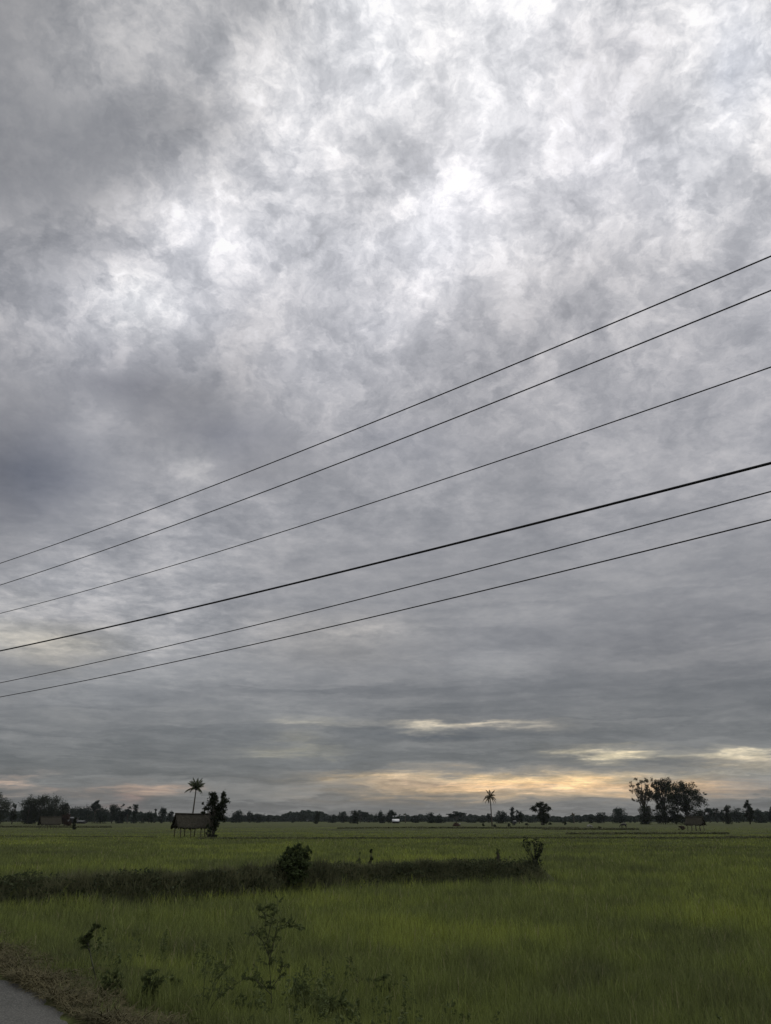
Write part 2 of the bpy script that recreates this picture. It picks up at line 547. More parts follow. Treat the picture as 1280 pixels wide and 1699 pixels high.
M = {}
M['ground'] = ground_material()
M['rice'] = grass_material('rice_blades', 1.25, 0.04)
M['weed'] = leaf_material('weed_leaf', (0.036, 0.050, 0.020), (0.10, 0.12, 0.045), 3.0)
M['weed_pale'] = leaf_material('pale_weed_leaf', (0.05, 0.075, 0.03), (0.11, 0.13, 0.06), 3.0)
M['bank'] = leaf_material('bank_grass_blade', (0.024, 0.030, 0.016), (0.145, 0.148, 0.080), 1.0)
M['straw'] = leaf_material('dry_straw', (0.024, 0.024, 0.013), (0.105, 0.092, 0.048), 1.7, 0.1)
M['bank_soil'] = simple('bank_soil', (0.026, 0.028, 0.016), (0.05, 0.052, 0.026), 2.0, 0.95, 0.05, 0.5)
M['leaf_dark'] = leaf_material('dark_tree_leaf', (0.010, 0.014, 0.008), (0.024, 0.030, 0.015), 0.5)
M['creeper'] = leaf_material('creeper_leaf', (0.018, 0.026, 0.014), (0.06, 0.072, 0.034), 1.2)
M['bush_leaf'] = leaf_material('bank_bush_leaf', (0.018, 0.027, 0.012), (0.07, 0.09, 0.036), 4.0)
M['leaf_brown'] = leaf_material('thin_brownish_leaf', (0.045, 0.040, 0.024), (0.085, 0.070, 0.042), 0.5)
M['leaf_far'] = leaf_material('far_tree_leaf', (0.011, 0.017, 0.013), (0.024, 0.034, 0.024), 0.08)
M['palm'] = leaf_material('palm_leaf', (0.020, 0.030, 0.014), (0.05, 0.06, 0.024), 0.6)
M['palm_dry'] = leaf_material('half_dry_palm_leaf', (0.035, 0.032, 0.016), (0.09, 0.07, 0.03), 0.6)
M['bark'] = simple('bark', (0.035, 0.030, 0.024), (0.09, 0.08, 0.065), 2.5, 0.9, 0.1, 0.4, stretch=(3, 3, 0.7))
M['stem'] = simple('weed_stem', (0.02, 0.024, 0.014), (0.05, 0.05, 0.03), 8.0)
M['thatch'] = simple('old_palm_thatch', (0.010, 0.010, 0.008), (0.050, 0.046, 0.034), 1.6, 0.95, 0.05, 0.8, stretch=(5, 0.8, 5))
M['thatch_dark'] = simple('dark_gable_thatch', (0.018, 0.016, 0.012), (0.045, 0.04, 0.03), 4.0, 0.95, 0.05, 0.5)
M['post'] = simple('weathered_bamboo', (0.06, 0.05, 0.035), (0.13, 0.11, 0.08), 6.0, 0.85, 0.1, 0.2)
M['cable'] = simple('black_cable_sheath', (0.008, 0.008, 0.009), (0.016, 0.016, 0.018), 30.0, 0.6, 0.2)
M['asphalt'] = None
M['wall'] = simple('grey_plaster_wall', (0.16, 0.165, 0.16), (0.27, 0.27, 0.26), 0.8)
M['white_wall'] = simple('whitewashed_wall', (0.16, 0.165, 0.17), (0.24, 0.24, 0.24), 0.8)
M['tin'] = simple('pale_tin_roof', (0.24, 0.25, 0.26), (0.36, 0.37, 0.38), 1.5, 0.6, 0.2)
M['tin_old'] = simple('old_tin_roof', (0.045, 0.05, 0.05), (0.085, 0.09, 0.09), 1.5, 0.8, 0.1)
M['hole'] = simple('dark_room_inside', (0.012, 0.012, 0.012), (0.02, 0.02, 0.02), 1.0)
M['hide_white'] = simple('white_cattle_hide', (0.15, 0.15, 0.135), (0.24, 0.235, 0.21), 2.0, 0.8)
M['hide_black'] = simple('black_buffalo_hide', (0.010, 0.010, 0.010), (0.022, 0.020, 0.018), 2.0, 0.7)
M['heap'] = leaf_material('brown_straw_heap', (0.022, 0.015, 0.012), (0.06, 0.038, 0.028), 1.0, 0.1)


def asphalt():
    m, N, p = material('worn_asphalt', 0.95, 0.08)
    g = N.n('ShaderNodeNewGeometry')
    P = g.outputs['Position']
    v = N.n('ShaderNodeTexVoronoi'); v.inputs['Scale'].default_value = 75.0
    N.link(P, v.inputs['Vector'])
    st = N.noise(P, 1.1, 5.0, 0.6)
    sp = N.noise(P, 60.0, 3.0, 0.7)
    base = N.mix(N.maprange(st, 0.3, 0.7), (0.036, 0.037, 0.034, 1), (0.058, 0.058, 0.053, 1))
    c = N.mix(N.maprange(sp, 0.45, 0.75), base, (0.13, 0.13, 0.12, 1))
    N.link(c, p.inputs['Base Color'])
    b = N.n('ShaderNodeBump'); b.inputs['Strength'].default_value = 0.7; b.inputs['Distance'].default_value = 0.01
    N.link(v.outputs['Distance'], b.inputs['Height']); N.link(b.outputs[0], p.inputs['Normal'])
    return m


M['asphalt'] = asphalt()

# ------------------------------------------------------------------ the lie of the land
RN = np.array([0.786, 0.619])      # across the road, towards the field
RU = np.array([-0.619, 0.786])     # along the road
EDGE = 2.97
BANK = np.array([0, -1.1]) + np.array([(-60, 20.5), (-30, 22.2), (-16, 23.4), (-10.6, 24.0), (-6.7, 25.0), (-4.6, 27.0), (-3.3, 28.6), (-1.6, 30.3), (0.0, 31.0), (2.2, 32.2), (4.64, 33.3), (5.5, 33.6)], float)


def smooth(t):
    t = np.clip(t, 0, 1)
    return t * t * (3 - 2 * t)


def wob(X, Y, s, seed=0.0):
    return (np.sin(X * s + seed) * np.cos(Y * s * 1.13 + 1.7 * seed) + 0.6 * np.sin(X * s * 2.3 - Y * s * 1.9 + seed * 3.1) + 0.4 * np.sin(Y * s * 4.1 + X * s * 3.7 + seed)) / 2.0


def bank_dist(X, Y):
    P = np.stack([X, Y], -1)
    best = np.full(X.shape, 1e9)
    for a, b in zip(BANK[:-1], BANK[1:]):
        ab = b - a
        t = np.clip(((P - a) @ ab) / (ab @ ab), 0, 1)
        d = np.linalg.norm(P - (a + t[..., None] * ab), axis=-1)
        best = np.minimum(best, d)
    return best


def height(X, Y):
    n = X * RN[0] + Y * RN[1]
    edge = EDGE + 0.10 * wob(X, Y, 1.3, 2.0)
    z = 0.50 - 0.07 * smooth((n - edge) / 0.5)
    z = z - 0.36 * smooth((n - 3.6 - 0.3 * wob(X, Y, 0.7)) / 2.6) - 0.07 * smooth((n - 6.0) / 3.0)
    far = smooth((n - 3.0) / 2.0)
    z = z + far * (0.03 * wob(X, Y, 1.1, 1.0) + 0.015 * wob(X, Y, 4.0, 5.0)) * smooth((200 - Y) / 100)
    z = np.where(n < EDGE - 0.25, 0.40, z)
    m = bank_dist(X, Y)
    z = z + (0.55 + 0.13 * wob(X, Y, 0.8, 4.0) + 0.09 * wob(X, Y, 3.1, 1.0)) * np.exp(-(m / 0.80) ** 3)
    return z


# ground: one sheet on a polar grid, fine near the viewer, out to the horizon
def build_ground():
    r = np.concatenate([[0.0], np.geomspace(0.5, 6.0, 20), np.linspace(6.15, 40.0, 230), np.geomspace(41, 1550, 90)])
    th_f = np.linspace(-0.85, 0.85, 420)
    th_b = np.linspace(0.85, 2 * math.pi - 0.85, 70)[1:-1]
    th = np.concatenate([th_f, th_b])
    R, T = np.meshgrid(r[1:], th, indexing='ij')
    X = R * np.sin(T); Y = R * np.cos(T)
    Z = height(X, Y)
    V = np.concatenate([[[0, 0, 0.40]], np.stack([X, Y, Z], -1).reshape(-1, 3)])
    nr, nt = R.shape
    i = np.arange(nr - 1)[:, None]; j = np.arange(nt)[None, :]
    a = 1 + i * nt + j; b = 1 + i * nt + (j + 1) % nt
    Q = np.stack([a, b, b + nt, a + nt], -1).reshape(-1, 4)
    Q = Q[:, ::-1]
    jj = np.arange(nt)
    Tt = np.stack([np.zeros(nt, int), 1 + (jj + 1) % nt, 1 + jj], -1)
    o = mesh_obj('ground', V, [Q, Tt], M['ground'], smooth=True)
    tag(o, kind='structure')


build_ground()


def build_road():
    u = np.linspace(-14, 60, 620)
    cols = np.array([-4.2, -3, -1.5, 0, 1.2, 2.0, 2.5, 2.75, 1.0, 1.02, 1.03])
    V = []
    for uu in u:
        rag = EDGE + 0.07 * math.sin(uu * 2.1) + 0.04 * math.sin(uu * 7.3 + 1) + 0.025 * math.sin(uu * 19.0 + 2)
        for c, z in ((-4.2, .44), (-4.1, .50), (-3, .51), (-1.0, .515), (1.2, .512), (2.2, .508), (rag - 0.10, .503), (rag - 0.02, .492), (rag + 0.02, .44)):
            p = RN * c + RU * uu
            V.append((p[0], p[1], z))
    k = 9
    i = np.arange(len(u) - 1)[:, None]; j = np.arange(k - 1)[None, :]
    a = i * k + j
    Q = np.stack([a, a + 1, a + k + 1, a + k], -1).reshape(-1, 4)
    o = mesh_obj('road', V, [Q], M['asphalt'], smooth=True)
    tag(o, kind='structure')


build_road()


# ------------------------------------------------------------------ grasses
def blades(P, h, w, rng, lean=0.35, bend=0.5):
    n = len(P)
    z = height(P[:, 0], P[:, 1]) - 0.02
    base = np.stack([P[:, 0], P[:, 1], z], -1)
    ang = rng.uniform(0, 2 * math.pi, n)
    la = rng.uniform(0, 2 * math.pi, n)
    ln = np.abs(rng.normal(0, lean, n))
    side = np.stack([np.cos(ang), np.sin(ang), np.zeros(n)], -1) * (w[:, None] * 0.5)
    L = np.stack([np.cos(la) * ln, np.sin(la) * ln, np.ones(n)], -1)
    L /= np.linalg.norm(L, axis=1)[:, None]
    mid = base + L * (h * 0.55)[:, None]
    L2 = L.copy()
    L2[:, 0] += np.cos(la) * bend * ln * 2; L2[:, 1] += np.sin(la) * bend * ln * 2
    L2 /= np.linalg.norm(L2, axis=1)[:, None]
    tip = mid + L2 * (h * 0.45)[:, None]
    V = np.stack([base - side, base + side, mid + side * 0.75, mid - side * 0.75, tip], axis=1).reshape(-1, 3)
    k = np.arange(n) * 5
    Q = np.stack([k, k + 1, k + 2, k + 3], -1)
    T = np.stack([k + 3, k + 2, k + 4], -1)
    return V, Q, T


def rice_field():
    rng = np.random.default_rng(5)
    n = 760000
    d = np.exp(rng.uniform(math.log(6.0), math.log(300.0), n))
    a = rng.uniform(-0.60, 0.60, n)
    X = d * np.sin(a); Y = d * np.cos(a)
    nn = X * RN[0] + Y * RN[1]
    # clumps
    g = wob(X, Y, 2.2, 3.0) + 0.7 * wob(X, Y, 6.0, 1.0)
    keep = (nn > 3.9 + 0.5 * wob(X, Y, 1.7, 6.0)) & (bank_dist(X, Y) > 0.95 + 0.35 * wob(X, Y, 1.9, 8.0)) & (g > rng.normal(-0.9, 0.5, n))
    keep &= rng.uniform(size=n) < np.clip((320 - d) / 200, 0, 1)
    X, Y, d, nn, g = X[keep], Y[keep], d[keep], nn[keep], g[keep]
    n = len(X)
    h = rng.uniform(0.12, 0.40, n) * (1 + 0.25 * wob(X, Y, 0.5, 2.0) + 0.22 * g)
    h *= np.where(nn < 6.0, 0.75, 1.0)
    tall = rng.uniform(size=n) < 0.02
    h = np.where(tall & (d < 30), h * 1.35, h)
    h *= np.clip(1.25 - d / 160, 0.3, 1)
    w = np.maximum(0.0065, 0.00064 * np.minimum(d, 200)) * rng.uniform(0.5, 1.6, n)
    V, Q, T = blades(np.stack([X, Y], -1), h, w, rng, 0.36, 0.8)
    tone = np.clip(rng.beta(2.2, 2.2, n) * 0.97 + np.where(rng.uniform(size=n) < 0.03, 0.5, 0), 0, 1)
    o = mesh_obj('rice_grass', V, [Q, T], M['rice'], tone=np.repeat(tone, 5))
    tag(o, 'green rice and wild grass covering the near and middle field', 'grass', kind='stuff')


rice_field()


def bank_grass():
    rng = np.random.default_rng(8)
    seg = np.linalg.norm(np.diff(BANK, axis=0), axis=1)
    L = np.concatenate([[0], np.cumsum(seg)])
    n = 110000
    s = rng.uniform(18, L[-1] + 0.3, n)
    x = np.interp(s, L, BANK[:, 0]); y = np.interp(s, L, BANK[:, 1])
    off = rng.normal(0, 0.55, n)
    P = np.stack([x + rng.normal(0, 0.25, n), y + off - 0.30], -1)
    h = rng.uniform(0.08, 0.36, n) * (1 + 0.6 * wob(P[:, 0], P[:, 1], 1.1, 7.0) + 0.4 * wob(P[:, 0], P[:, 1], 4.3, 2.0))
    w = rng.uniform(0.012, 0.035, n)
    V, Q, T = blades(P, h, w, rng, 0.75, 0.9)
    o = mesh_obj('bank_grass', V, [Q, T], M['bank'])
    tag(o, 'dark matted grass over the raised bank across the field', 'grass', kind='stuff')
    # broad-leaved creepers on the face
    n = 26000
    s = rng.uniform(18, L[-1] + 0.2, n)
    x = np.interp(s, L, BANK[:, 0]); y = np.interp(s, L, BANK[:, 1])
    X = x + rng.normal(0, .2, n); Y = y + rng.normal(-0.4, 0.45, n)
    C = np.stack([X, Y, height(X, Y) + rng.uniform(0.0, 0.28, n) * (0.8 + 0.6 * wob(X, Y, 1.7, 2.0))], -1)
    V, F = leaves(C, 0.055, rng, 1.6, 0.3)
    o = mesh_obj('bank_creeper', V, [F], M['creeper'])
    tag(o, 'low dark creeping plants among the grass of the raised bank', 'ground cover', kind='stuff')


bank_grass()


def verge():
    rng = np.random.default_rng(21)
    n = 70000
    u = rng.uniform(-5, 26, n)
    c = EDGE + np.abs(rng.normal(0.0, 0.40, n)) - 0.09
    P = RN[None, :] * c[:, None] + RU[None, :] * u[:, None]
    pile = wob(P[:, 0], P[:, 1], 1.6, 9.0)
    keep = pile > rng.normal(-0.55, 0.4, n)
    P = P[keep]; n = len(P); pile = pile[keep]
    z = height(P[:, 0], P[:, 1]) + rng.uniform(0, 0.085, n) * (1 + pile)
    a = rng.uniform(0, 2 * math.pi, n)
    ln = rng.uniform(0.05, 0.22, n)
    D = np.stack([np.cos(a), np.sin(a), rng.normal(0, 0.28, n)], -1) * ln[:, None]
    W = np.stack([-np.sin(a), np.cos(a), rng.normal(0, 0.3, n)], -1) * rng.uniform(0.0018, 0.0045, n)[:, None]
    B = np.stack([P[:, 0], P[:, 1], z], -1)
    bendv = np.stack([rng.normal(0, .012, n), rng.normal(0, .012, n), rng.uniform(0, .03, n)], -1)
    V = np.stack([B - W, B + W, B + D * .5 + W + bendv, B + D * .5 - W + bendv, B + D], 1).reshape(-1, 3)
    k = np.arange(n) * 5
    o = mesh_obj('dry_straw', V, [np.stack([k, k + 1, k + 2, k + 3], -1), np.stack([k + 3, k + 2, k + 4], -1)], M['straw'])
    tag(o, 'cut brown straw and litter lying along the road edge', 'straw', kind='stuff')
    # short green tufts that root in the verge
    n = 60000
    u = rng.uniform(-5, 26, n)
    c = EDGE + 0.15 + rng.uniform(0, 2.0, n)
    P = RN[None, :] * c[:, None] + RU[None, :] * u[:, None]
    g = wob(P[:, 0], P[:, 1], 2.4, 4.0)
    keep = (g > rng.normal(-0.1, 0.3, n)) & (rng.uniform(size=n) < np.clip((c - EDGE) / 0.9, 0.22, 1))
    P = P[keep]; n = len(P)
    V, Q, T = blades(P, rng.uniform(0.05, 0.22, n), rng.uniform(0.005, 0.010, n), rng, 0.5, 0.7)
    o = mesh_obj('verge_grass', V, [Q, T], M['rice'], tone=np.repeat(rng.uniform(0.0, 0.9, n), 5))
    tag(o, 'short green grass tufts on the slope between road and field', 'grass', kind='stuff')


verge()


def undergrowth():
    """low broad-leaved herbs that grow through the grass near the road"""
    rng = np.random.default_rng(41)
    n = 560
    a = rng.uniform(-0.6, 0.6, n); d = rng.uniform(6.3, 15.0, n) ** 1.0
    X = d * np.sin(a); Y = d * np.cos(a)
    nn = X * RN[0] + Y * RN[1]
    p = np.exp(-((nn - 5.2) / 1.5) ** 2) * 0.95 + 0.03
    keep = (nn > 3.9) & (rng.uniform(size=n) < p) & (wob(X, Y, 1.5, 3.3) > -0.15)
    X, Y = X[keep], Y[keep]
    C = []
    for x, y in zip(X, Y):
        h = rng.uniform(0.12, 0.55); m = int(20 + 120 * h)
        t = rng.uniform(0.1, 1, m)
        lx, ly = rng.normal(0, .15, 2)
        z = float(height(np.array([x]), np.array([y]))[0])
        r = rng.uniform(0.04, 0.11) * (1.25 - t)
        ang = rng.uniform(0, 6.28, m)
        C.append(np.stack([x + lx * t + np.cos(ang) * r, y + ly * t + np.sin(ang) * r, z + h * t], -1))
    V, F = leaves(np.concatenate(C), 0.020, rng, 2.4, 0.1)
    o = mesh_obj('undergrowth', V, [F], M['weed'])
    tag(o, 'low leafy herbs tangled through the grass beside the road', 'undergrowth', kind='stuff')


undergrowth()


def far_dykes():
    rng = np.random.default_rng(31)
    # x range in photo pixels, row, height, thickness of the low dark field dykes
    specs = [(330, 1300, 1393.0, 1392.0, 0.20), (-60, 185, 1372.5, 1373.5, 0.34), (940, 1210, 1384.5, 1384.0, 0.22), (690, 960, 1374.5, 1375, 0.30),
             (1205, 1320, 1391, 1393, 0.25), (900, 1060, 1376.5, 1377.0, 0.3), (1060, 1330, 1407, 1409, 0.10), (-40, 260, 1388, 1390, 0.10), (560, 700, 1375, 1374, 0.22)]
    V = []; Q = []; n0 = 0
    for (x0, x1, y0, y1, hh) in specs:
        m = 140
        sec = 5
        for i in range(m):
            t = i / (m - 1)
            dd = pix_dir(x0 + (x1 - x0) * t, y0 + (y1 - y0) * t)
            s = CAM_Z / -dd[2]
            c = dd * s
            env = min(1, 6 * t, 6 * (1 - t)) ** 0.5
            h = hh * 0.6 * env * (0.3 + 0.9 * rng.uniform()) + 0.005
            wd = hh * 1.6
            for k, (oy, oz) in enumerate(((-1, -0.03), (-0.55, .8), (0, 1.0), (0.55, .8), (1, -0.03))):
                V.append((c[0], c[1] + oy * wd, (oz * h if oz > 0 else -0.06) + (rng.uniform(-.1, .1) * h if oz > 0 else 0)))
        i = np.arange(m - 1)[:, None]; j = np.arange(sec - 1)[None, :]
        a = n0 + i * sec + j
        Q.append(np.stack([a, a + sec, a + sec + 1, a + 1], -1).reshape(-1, 4))
        n0 += m * sec
    o = mesh_obj('field_dykes', V, [np.concatenate(Q)], M['bank_soil'])
    tag(o, kind='structure')
    # tufts on them
    C = []
    S = []
    for (x0, x1, y0, y1, hh) in specs:
        n = int(abs(x1 - x0) * 20)
        t = rng.uniform(0, 1, n)
        for tt in t:
            dd = pix_dir(x0 + (x1 - x0) * tt, y0 + (y1 - y0) * tt)
            s = CAM_Z / -dd[2]
            c = dd * s
            C.append((c[0], c[1] + rng.normal(0, hh), hh * rng.uniform(0.0, 1.3) * (0.4 + 0.7 * rng.uniform())))
            S.append(s * 0.0011)
    V, F = leaves(np.array(C), np.array(S), rng, 1.8)
    o = mesh_obj('dyke_grass', V, [F], M['bank'])
    tag(o, 'dark grass lines along the low dykes dividing the far field', 'grass', kind='stuff')


far_dykes()


# ------------------------------------------------------------------ trees
def place(x, d):
    """ground point under photo column x at forward distance d"""
    return np.array([(x - 640) * K * d, d, 0.0])


def top_z(y, d, x=640):
    v = pix_dir(x, y)
    return CAM_Z + d * v[2] / v[1]


def make_tree(name, label, x, w, ytop, d, style='round', leaf='leaf_far', seed=0, group=None, cat='tree', lobes=None, dens=1.0, ybase=None, lean=0.0, leafsize=None):
    rng = np.random.default_rng(1000 + seed)
    p = place(x, d)
    z0 = float(height(np.array([p[0]]), np.array([p[1]]))[0]) - 0.03
    H = top_z(ytop, d, x) - z0
    W = w * K * d
    root = empty(name, (p[0], p[1], z0))
    tag(root, label, cat, group)
    base_frac = {'round': 0.04, 'open': 0.12, 'flat': 0.45, 'column': 0.05, 'bush': 0.0, 'tall': 0.12, 'thin': 0.12}[style]
    tr = MB()
    rt = max(0.05, min(0.035 * H, 0.35))
    cr_c = []
    if lobes is None:
        nl = {'round': 15, 'open': 17, 'flat': 15, 'column': 9, 'bush': 9, 'tall': 16, 'thin': 26}[style]
        L = []
        for i in range(nl):
            if style == 'flat':
                u = rng.uniform(-1, 1); zz = rng.uniform(0.62, 0.94) - 0.16 * abs(u)
                L.append((u * 0.40, rng.uniform(-.35, .35), zz, rng.uniform(0.13, 0.20), 0.07))
            elif style == 'column':
                zz = (i + 0.5) / nl
                L.append((rng.uniform(-.12, .12), rng.uniform(-.12, .12), base_frac + (0.93 - base_frac) * zz, 0.34 * (1.1 - 0.5 * zz), 0.13))
            else:
                ph = rng.uniform(0, 2 * math.pi); rr = rng.uniform(0.1, 1) ** 0.6
                zz = rng.uniform(0, 1)
                env = math.sqrt(max(0.05, 1 - (2 * (zz ** 1.1) - 0.95) ** 2 * (0.85 if style != 'bush' else 0.7)))
                rad = rng.uniform(0.16, 0.27) if style == 'round' else rng.uniform(0.12, 0.21)
                if style == 'thin': rad = rng.uniform(0.07, 0.13)
                hr = rad * W / max(H, .01)
                top = 1.0 - hr * 0.75
                L.append((math.cos(ph) * rr * env * (0.5 - rad * .6), math.sin(ph) * rr * env * (0.5 - rad * .6), base_frac + (top - base_frac) * (0.08 + 0.92 * zz), rad, min(hr, .25)))
        L.append((rng.uniform(-.15, .15), 0, 1.0 - L[0][4] * 0.8, L[0][3] * 0.9, L[0][4] * 0.9))
    else:
        L = lobes
    # trunk and limbs
    tt = np.linspace(0, 1, 6)
    topz = H * (0.82 if style != 'flat' else 0.75)
    bendx = rng.normal(0, 0.03) * H + lean * H
    pts = np.stack([bendx * tt ** 1.5, rng.normal(0, 0.01, 6) * H, topz * tt], -1); pts[0, 1] = 0
    if style != 'bush':
        tr.tube(pts, rt * (1 - 0.75 * tt), 7)
    for (lx, ly, lz, lr, lh) in L:
        a = rng.uniform(0.15, 0.6) if style != 'bush' else 0.0
        s = np.array([np.interp(a, tt, pts[:, 0]), 0, topz * a])
        if s[2] > lz * H: s[2] = lz * H * 0.5
        e = np.array([lx * W, ly * W, lz * H])
        mm = (s + e) / 2 + np.array([0, 0, 0.06 * H])
        tr.tube([s, mm, e], [rt * .42, rt * .28, rt * .10], 5)
    tr.build('trunk', M['bark'], root)
    # leaves: clustered sprays spread through every lobe
    px = w * abs(H / (K * d)) * 0.36
    ls = leafsize or max(0.05, 1.15 * K * d)
    tot = int(np.clip(px * 7.0 * dens, 90, 14000))
    wts = np.array([l[3] * l[4] for l in L]); wts /= wts.sum()
    for l, wt_ in zip(L, wts):
        nL = max(6, int(tot * wt_))
        nc = max(3, nL // 14)
        v = rng.normal(size=(nc, 3)); v /= np.linalg.norm(v, axis=1)[:, None]
        rr = rng.uniform(0.15, 1.0, nc) ** 0.5
        cl = v * rr[:, None] * np.array([l[3] * W, l[3] * W, l[4] * H]) + np.array([l[0] * W, l[1] * W, l[2] * H])
        idx = rng.integers(0, nc, nL)
        spread = np.array([0.30 * l[3] * W, 0.30 * l[3] * W, 0.30 * l[4] * H])
        cr_c.append(cl[idx] + rng.normal(size=(nL, 3)) * spread)
    C = np.concatenate(cr_c)
    C[:, 2] = np.maximum(C[:, 2], 0.02)
    V, F = leaves(C, ls, rng, 1.5)
    mesh_obj('crown', V, [F], M[leaf], root)
    return root


def frond(start, az, elev, length, rng, width, droop):
    """one palm frond: a rib and two rows of leaflets"""
    n = 9
    t = np.linspace(0, 1, n)
    d = np.array([math.cos(az), math.sin(az), 0.0])
    pts = []
    p = np.array(start, float)
    e = elev
    for i in range(n):
        pts.append(p.copy())
        p = p + (d * math.cos(e) + np.array([0, 0, 1]) * math.sin(e)) * length / (n - 1)
        e -= droop / (n - 1)
    pts = np.array(pts)
    mb = MB()
    mb.tube(pts, np.linspace(0.05, 0.012, n) * width, 4)
    side = np.array([-math.sin(az), math.cos(az), 0.0])
    m = 30
    for k in range(m):
        tk = 0.10 + 0.9 * k / (m - 1)
        c = np.array([np.interp(tk, t, pts[:, j]) for j in range(3)])
        i = min(n - 2, int(tk * (n - 1)))
        tan = pts[i + 1] - pts[i]; tan /= np.linalg.norm(tan)
        ll = width * 0.95 * math.sin(math.pi * min(1, tk * 0.85 + 0.12)) + 0.1
        for sg in (-1, 1):
            dirv = side * sg * 0.75 + tan * 0.55 + np.array([0, 0, -0.6 - 0.6 * rng.uniform()])
            dirv /= np.linalg.norm(dirv)
            wv = tan * 0.085 * width
            mb.add([c - wv, c + wv, c + dirv * ll], [], [[0, 1, 2]])
    return mb


def make_palm(label, x, ytop, d, seed, nf, crown_px, group=None, lean=0.0, xtop=None, leaf='palm', fr=None, parts=True, rt=0.16):
    rng = np.random.default_rng(400 + seed)
    p = place(x, d)
    root = empty('coconut_palm' if parts else 'palm_tree', (p[0], p[1], -0.03))
    tag(root, label, 'palm tree', group)
    cw = crown_px * K * d
    H = top_z(ytop, d, x) - cw * 0.42
    dx = ((xtop - x) * K * d) if xtop is not None else 0.0
    t = np.linspace(0, 1, 10)
    pts = np.stack([dx * t ** 0.8, 0 * t, H * t], -1)
    mb = MB(); mb.tube(pts, rt * (1.25 - 0.55 * t), 8)
    mb.build('trunk', M['bark'], root)
    s = pts[-1]
    if fr is None:
        fr = [(rng.uniform(0, 2 * math.pi), rng.uniform(0.0, 1.35), rng.uniform(0.42, 0.56), rng.uniform(0.8, 1.7)) for _ in range(nf)]
    if parts:
        for (az, el, ln, dr) in fr:
            frond(s, az, el, ln * cw * rng.uniform(.85, 1.1), rng, 0.135 * cw, dr * 1.25 + rng.uniform(0, .5)).build('frond', M[leaf], root)
        nb = MB()
        for k in range(7):
            a = k / 7 * 2 * math.pi
            c = s + np.array([math.cos(a) * .2, math.sin(a) * .2, -0.15 - 0.1 * (k % 2)])
            nb.tube([c + (0, 0, .13), c + (0, 0, .06), c - (0, 0, .06), c - (0, 0, .13)], [.04, .12, .12, .04], 6)
        nb.build('coconuts', M[leaf], root)
    else:
        al = MB()
        for (az, el, ln, dr) in fr:
            f = frond(s, az, el, ln * cw, rng, 0.16 * cw, dr)
            for v in f.V: pass
            off = al.n
            al.V += f.V; al.Q += [q + off for q in f.Q]; al.T += [q + off for q in f.T]
            al.n += f.n
        al.build('crown', M[leaf], root)
    return root


GF = 'trees lining the far side of the rice fields'
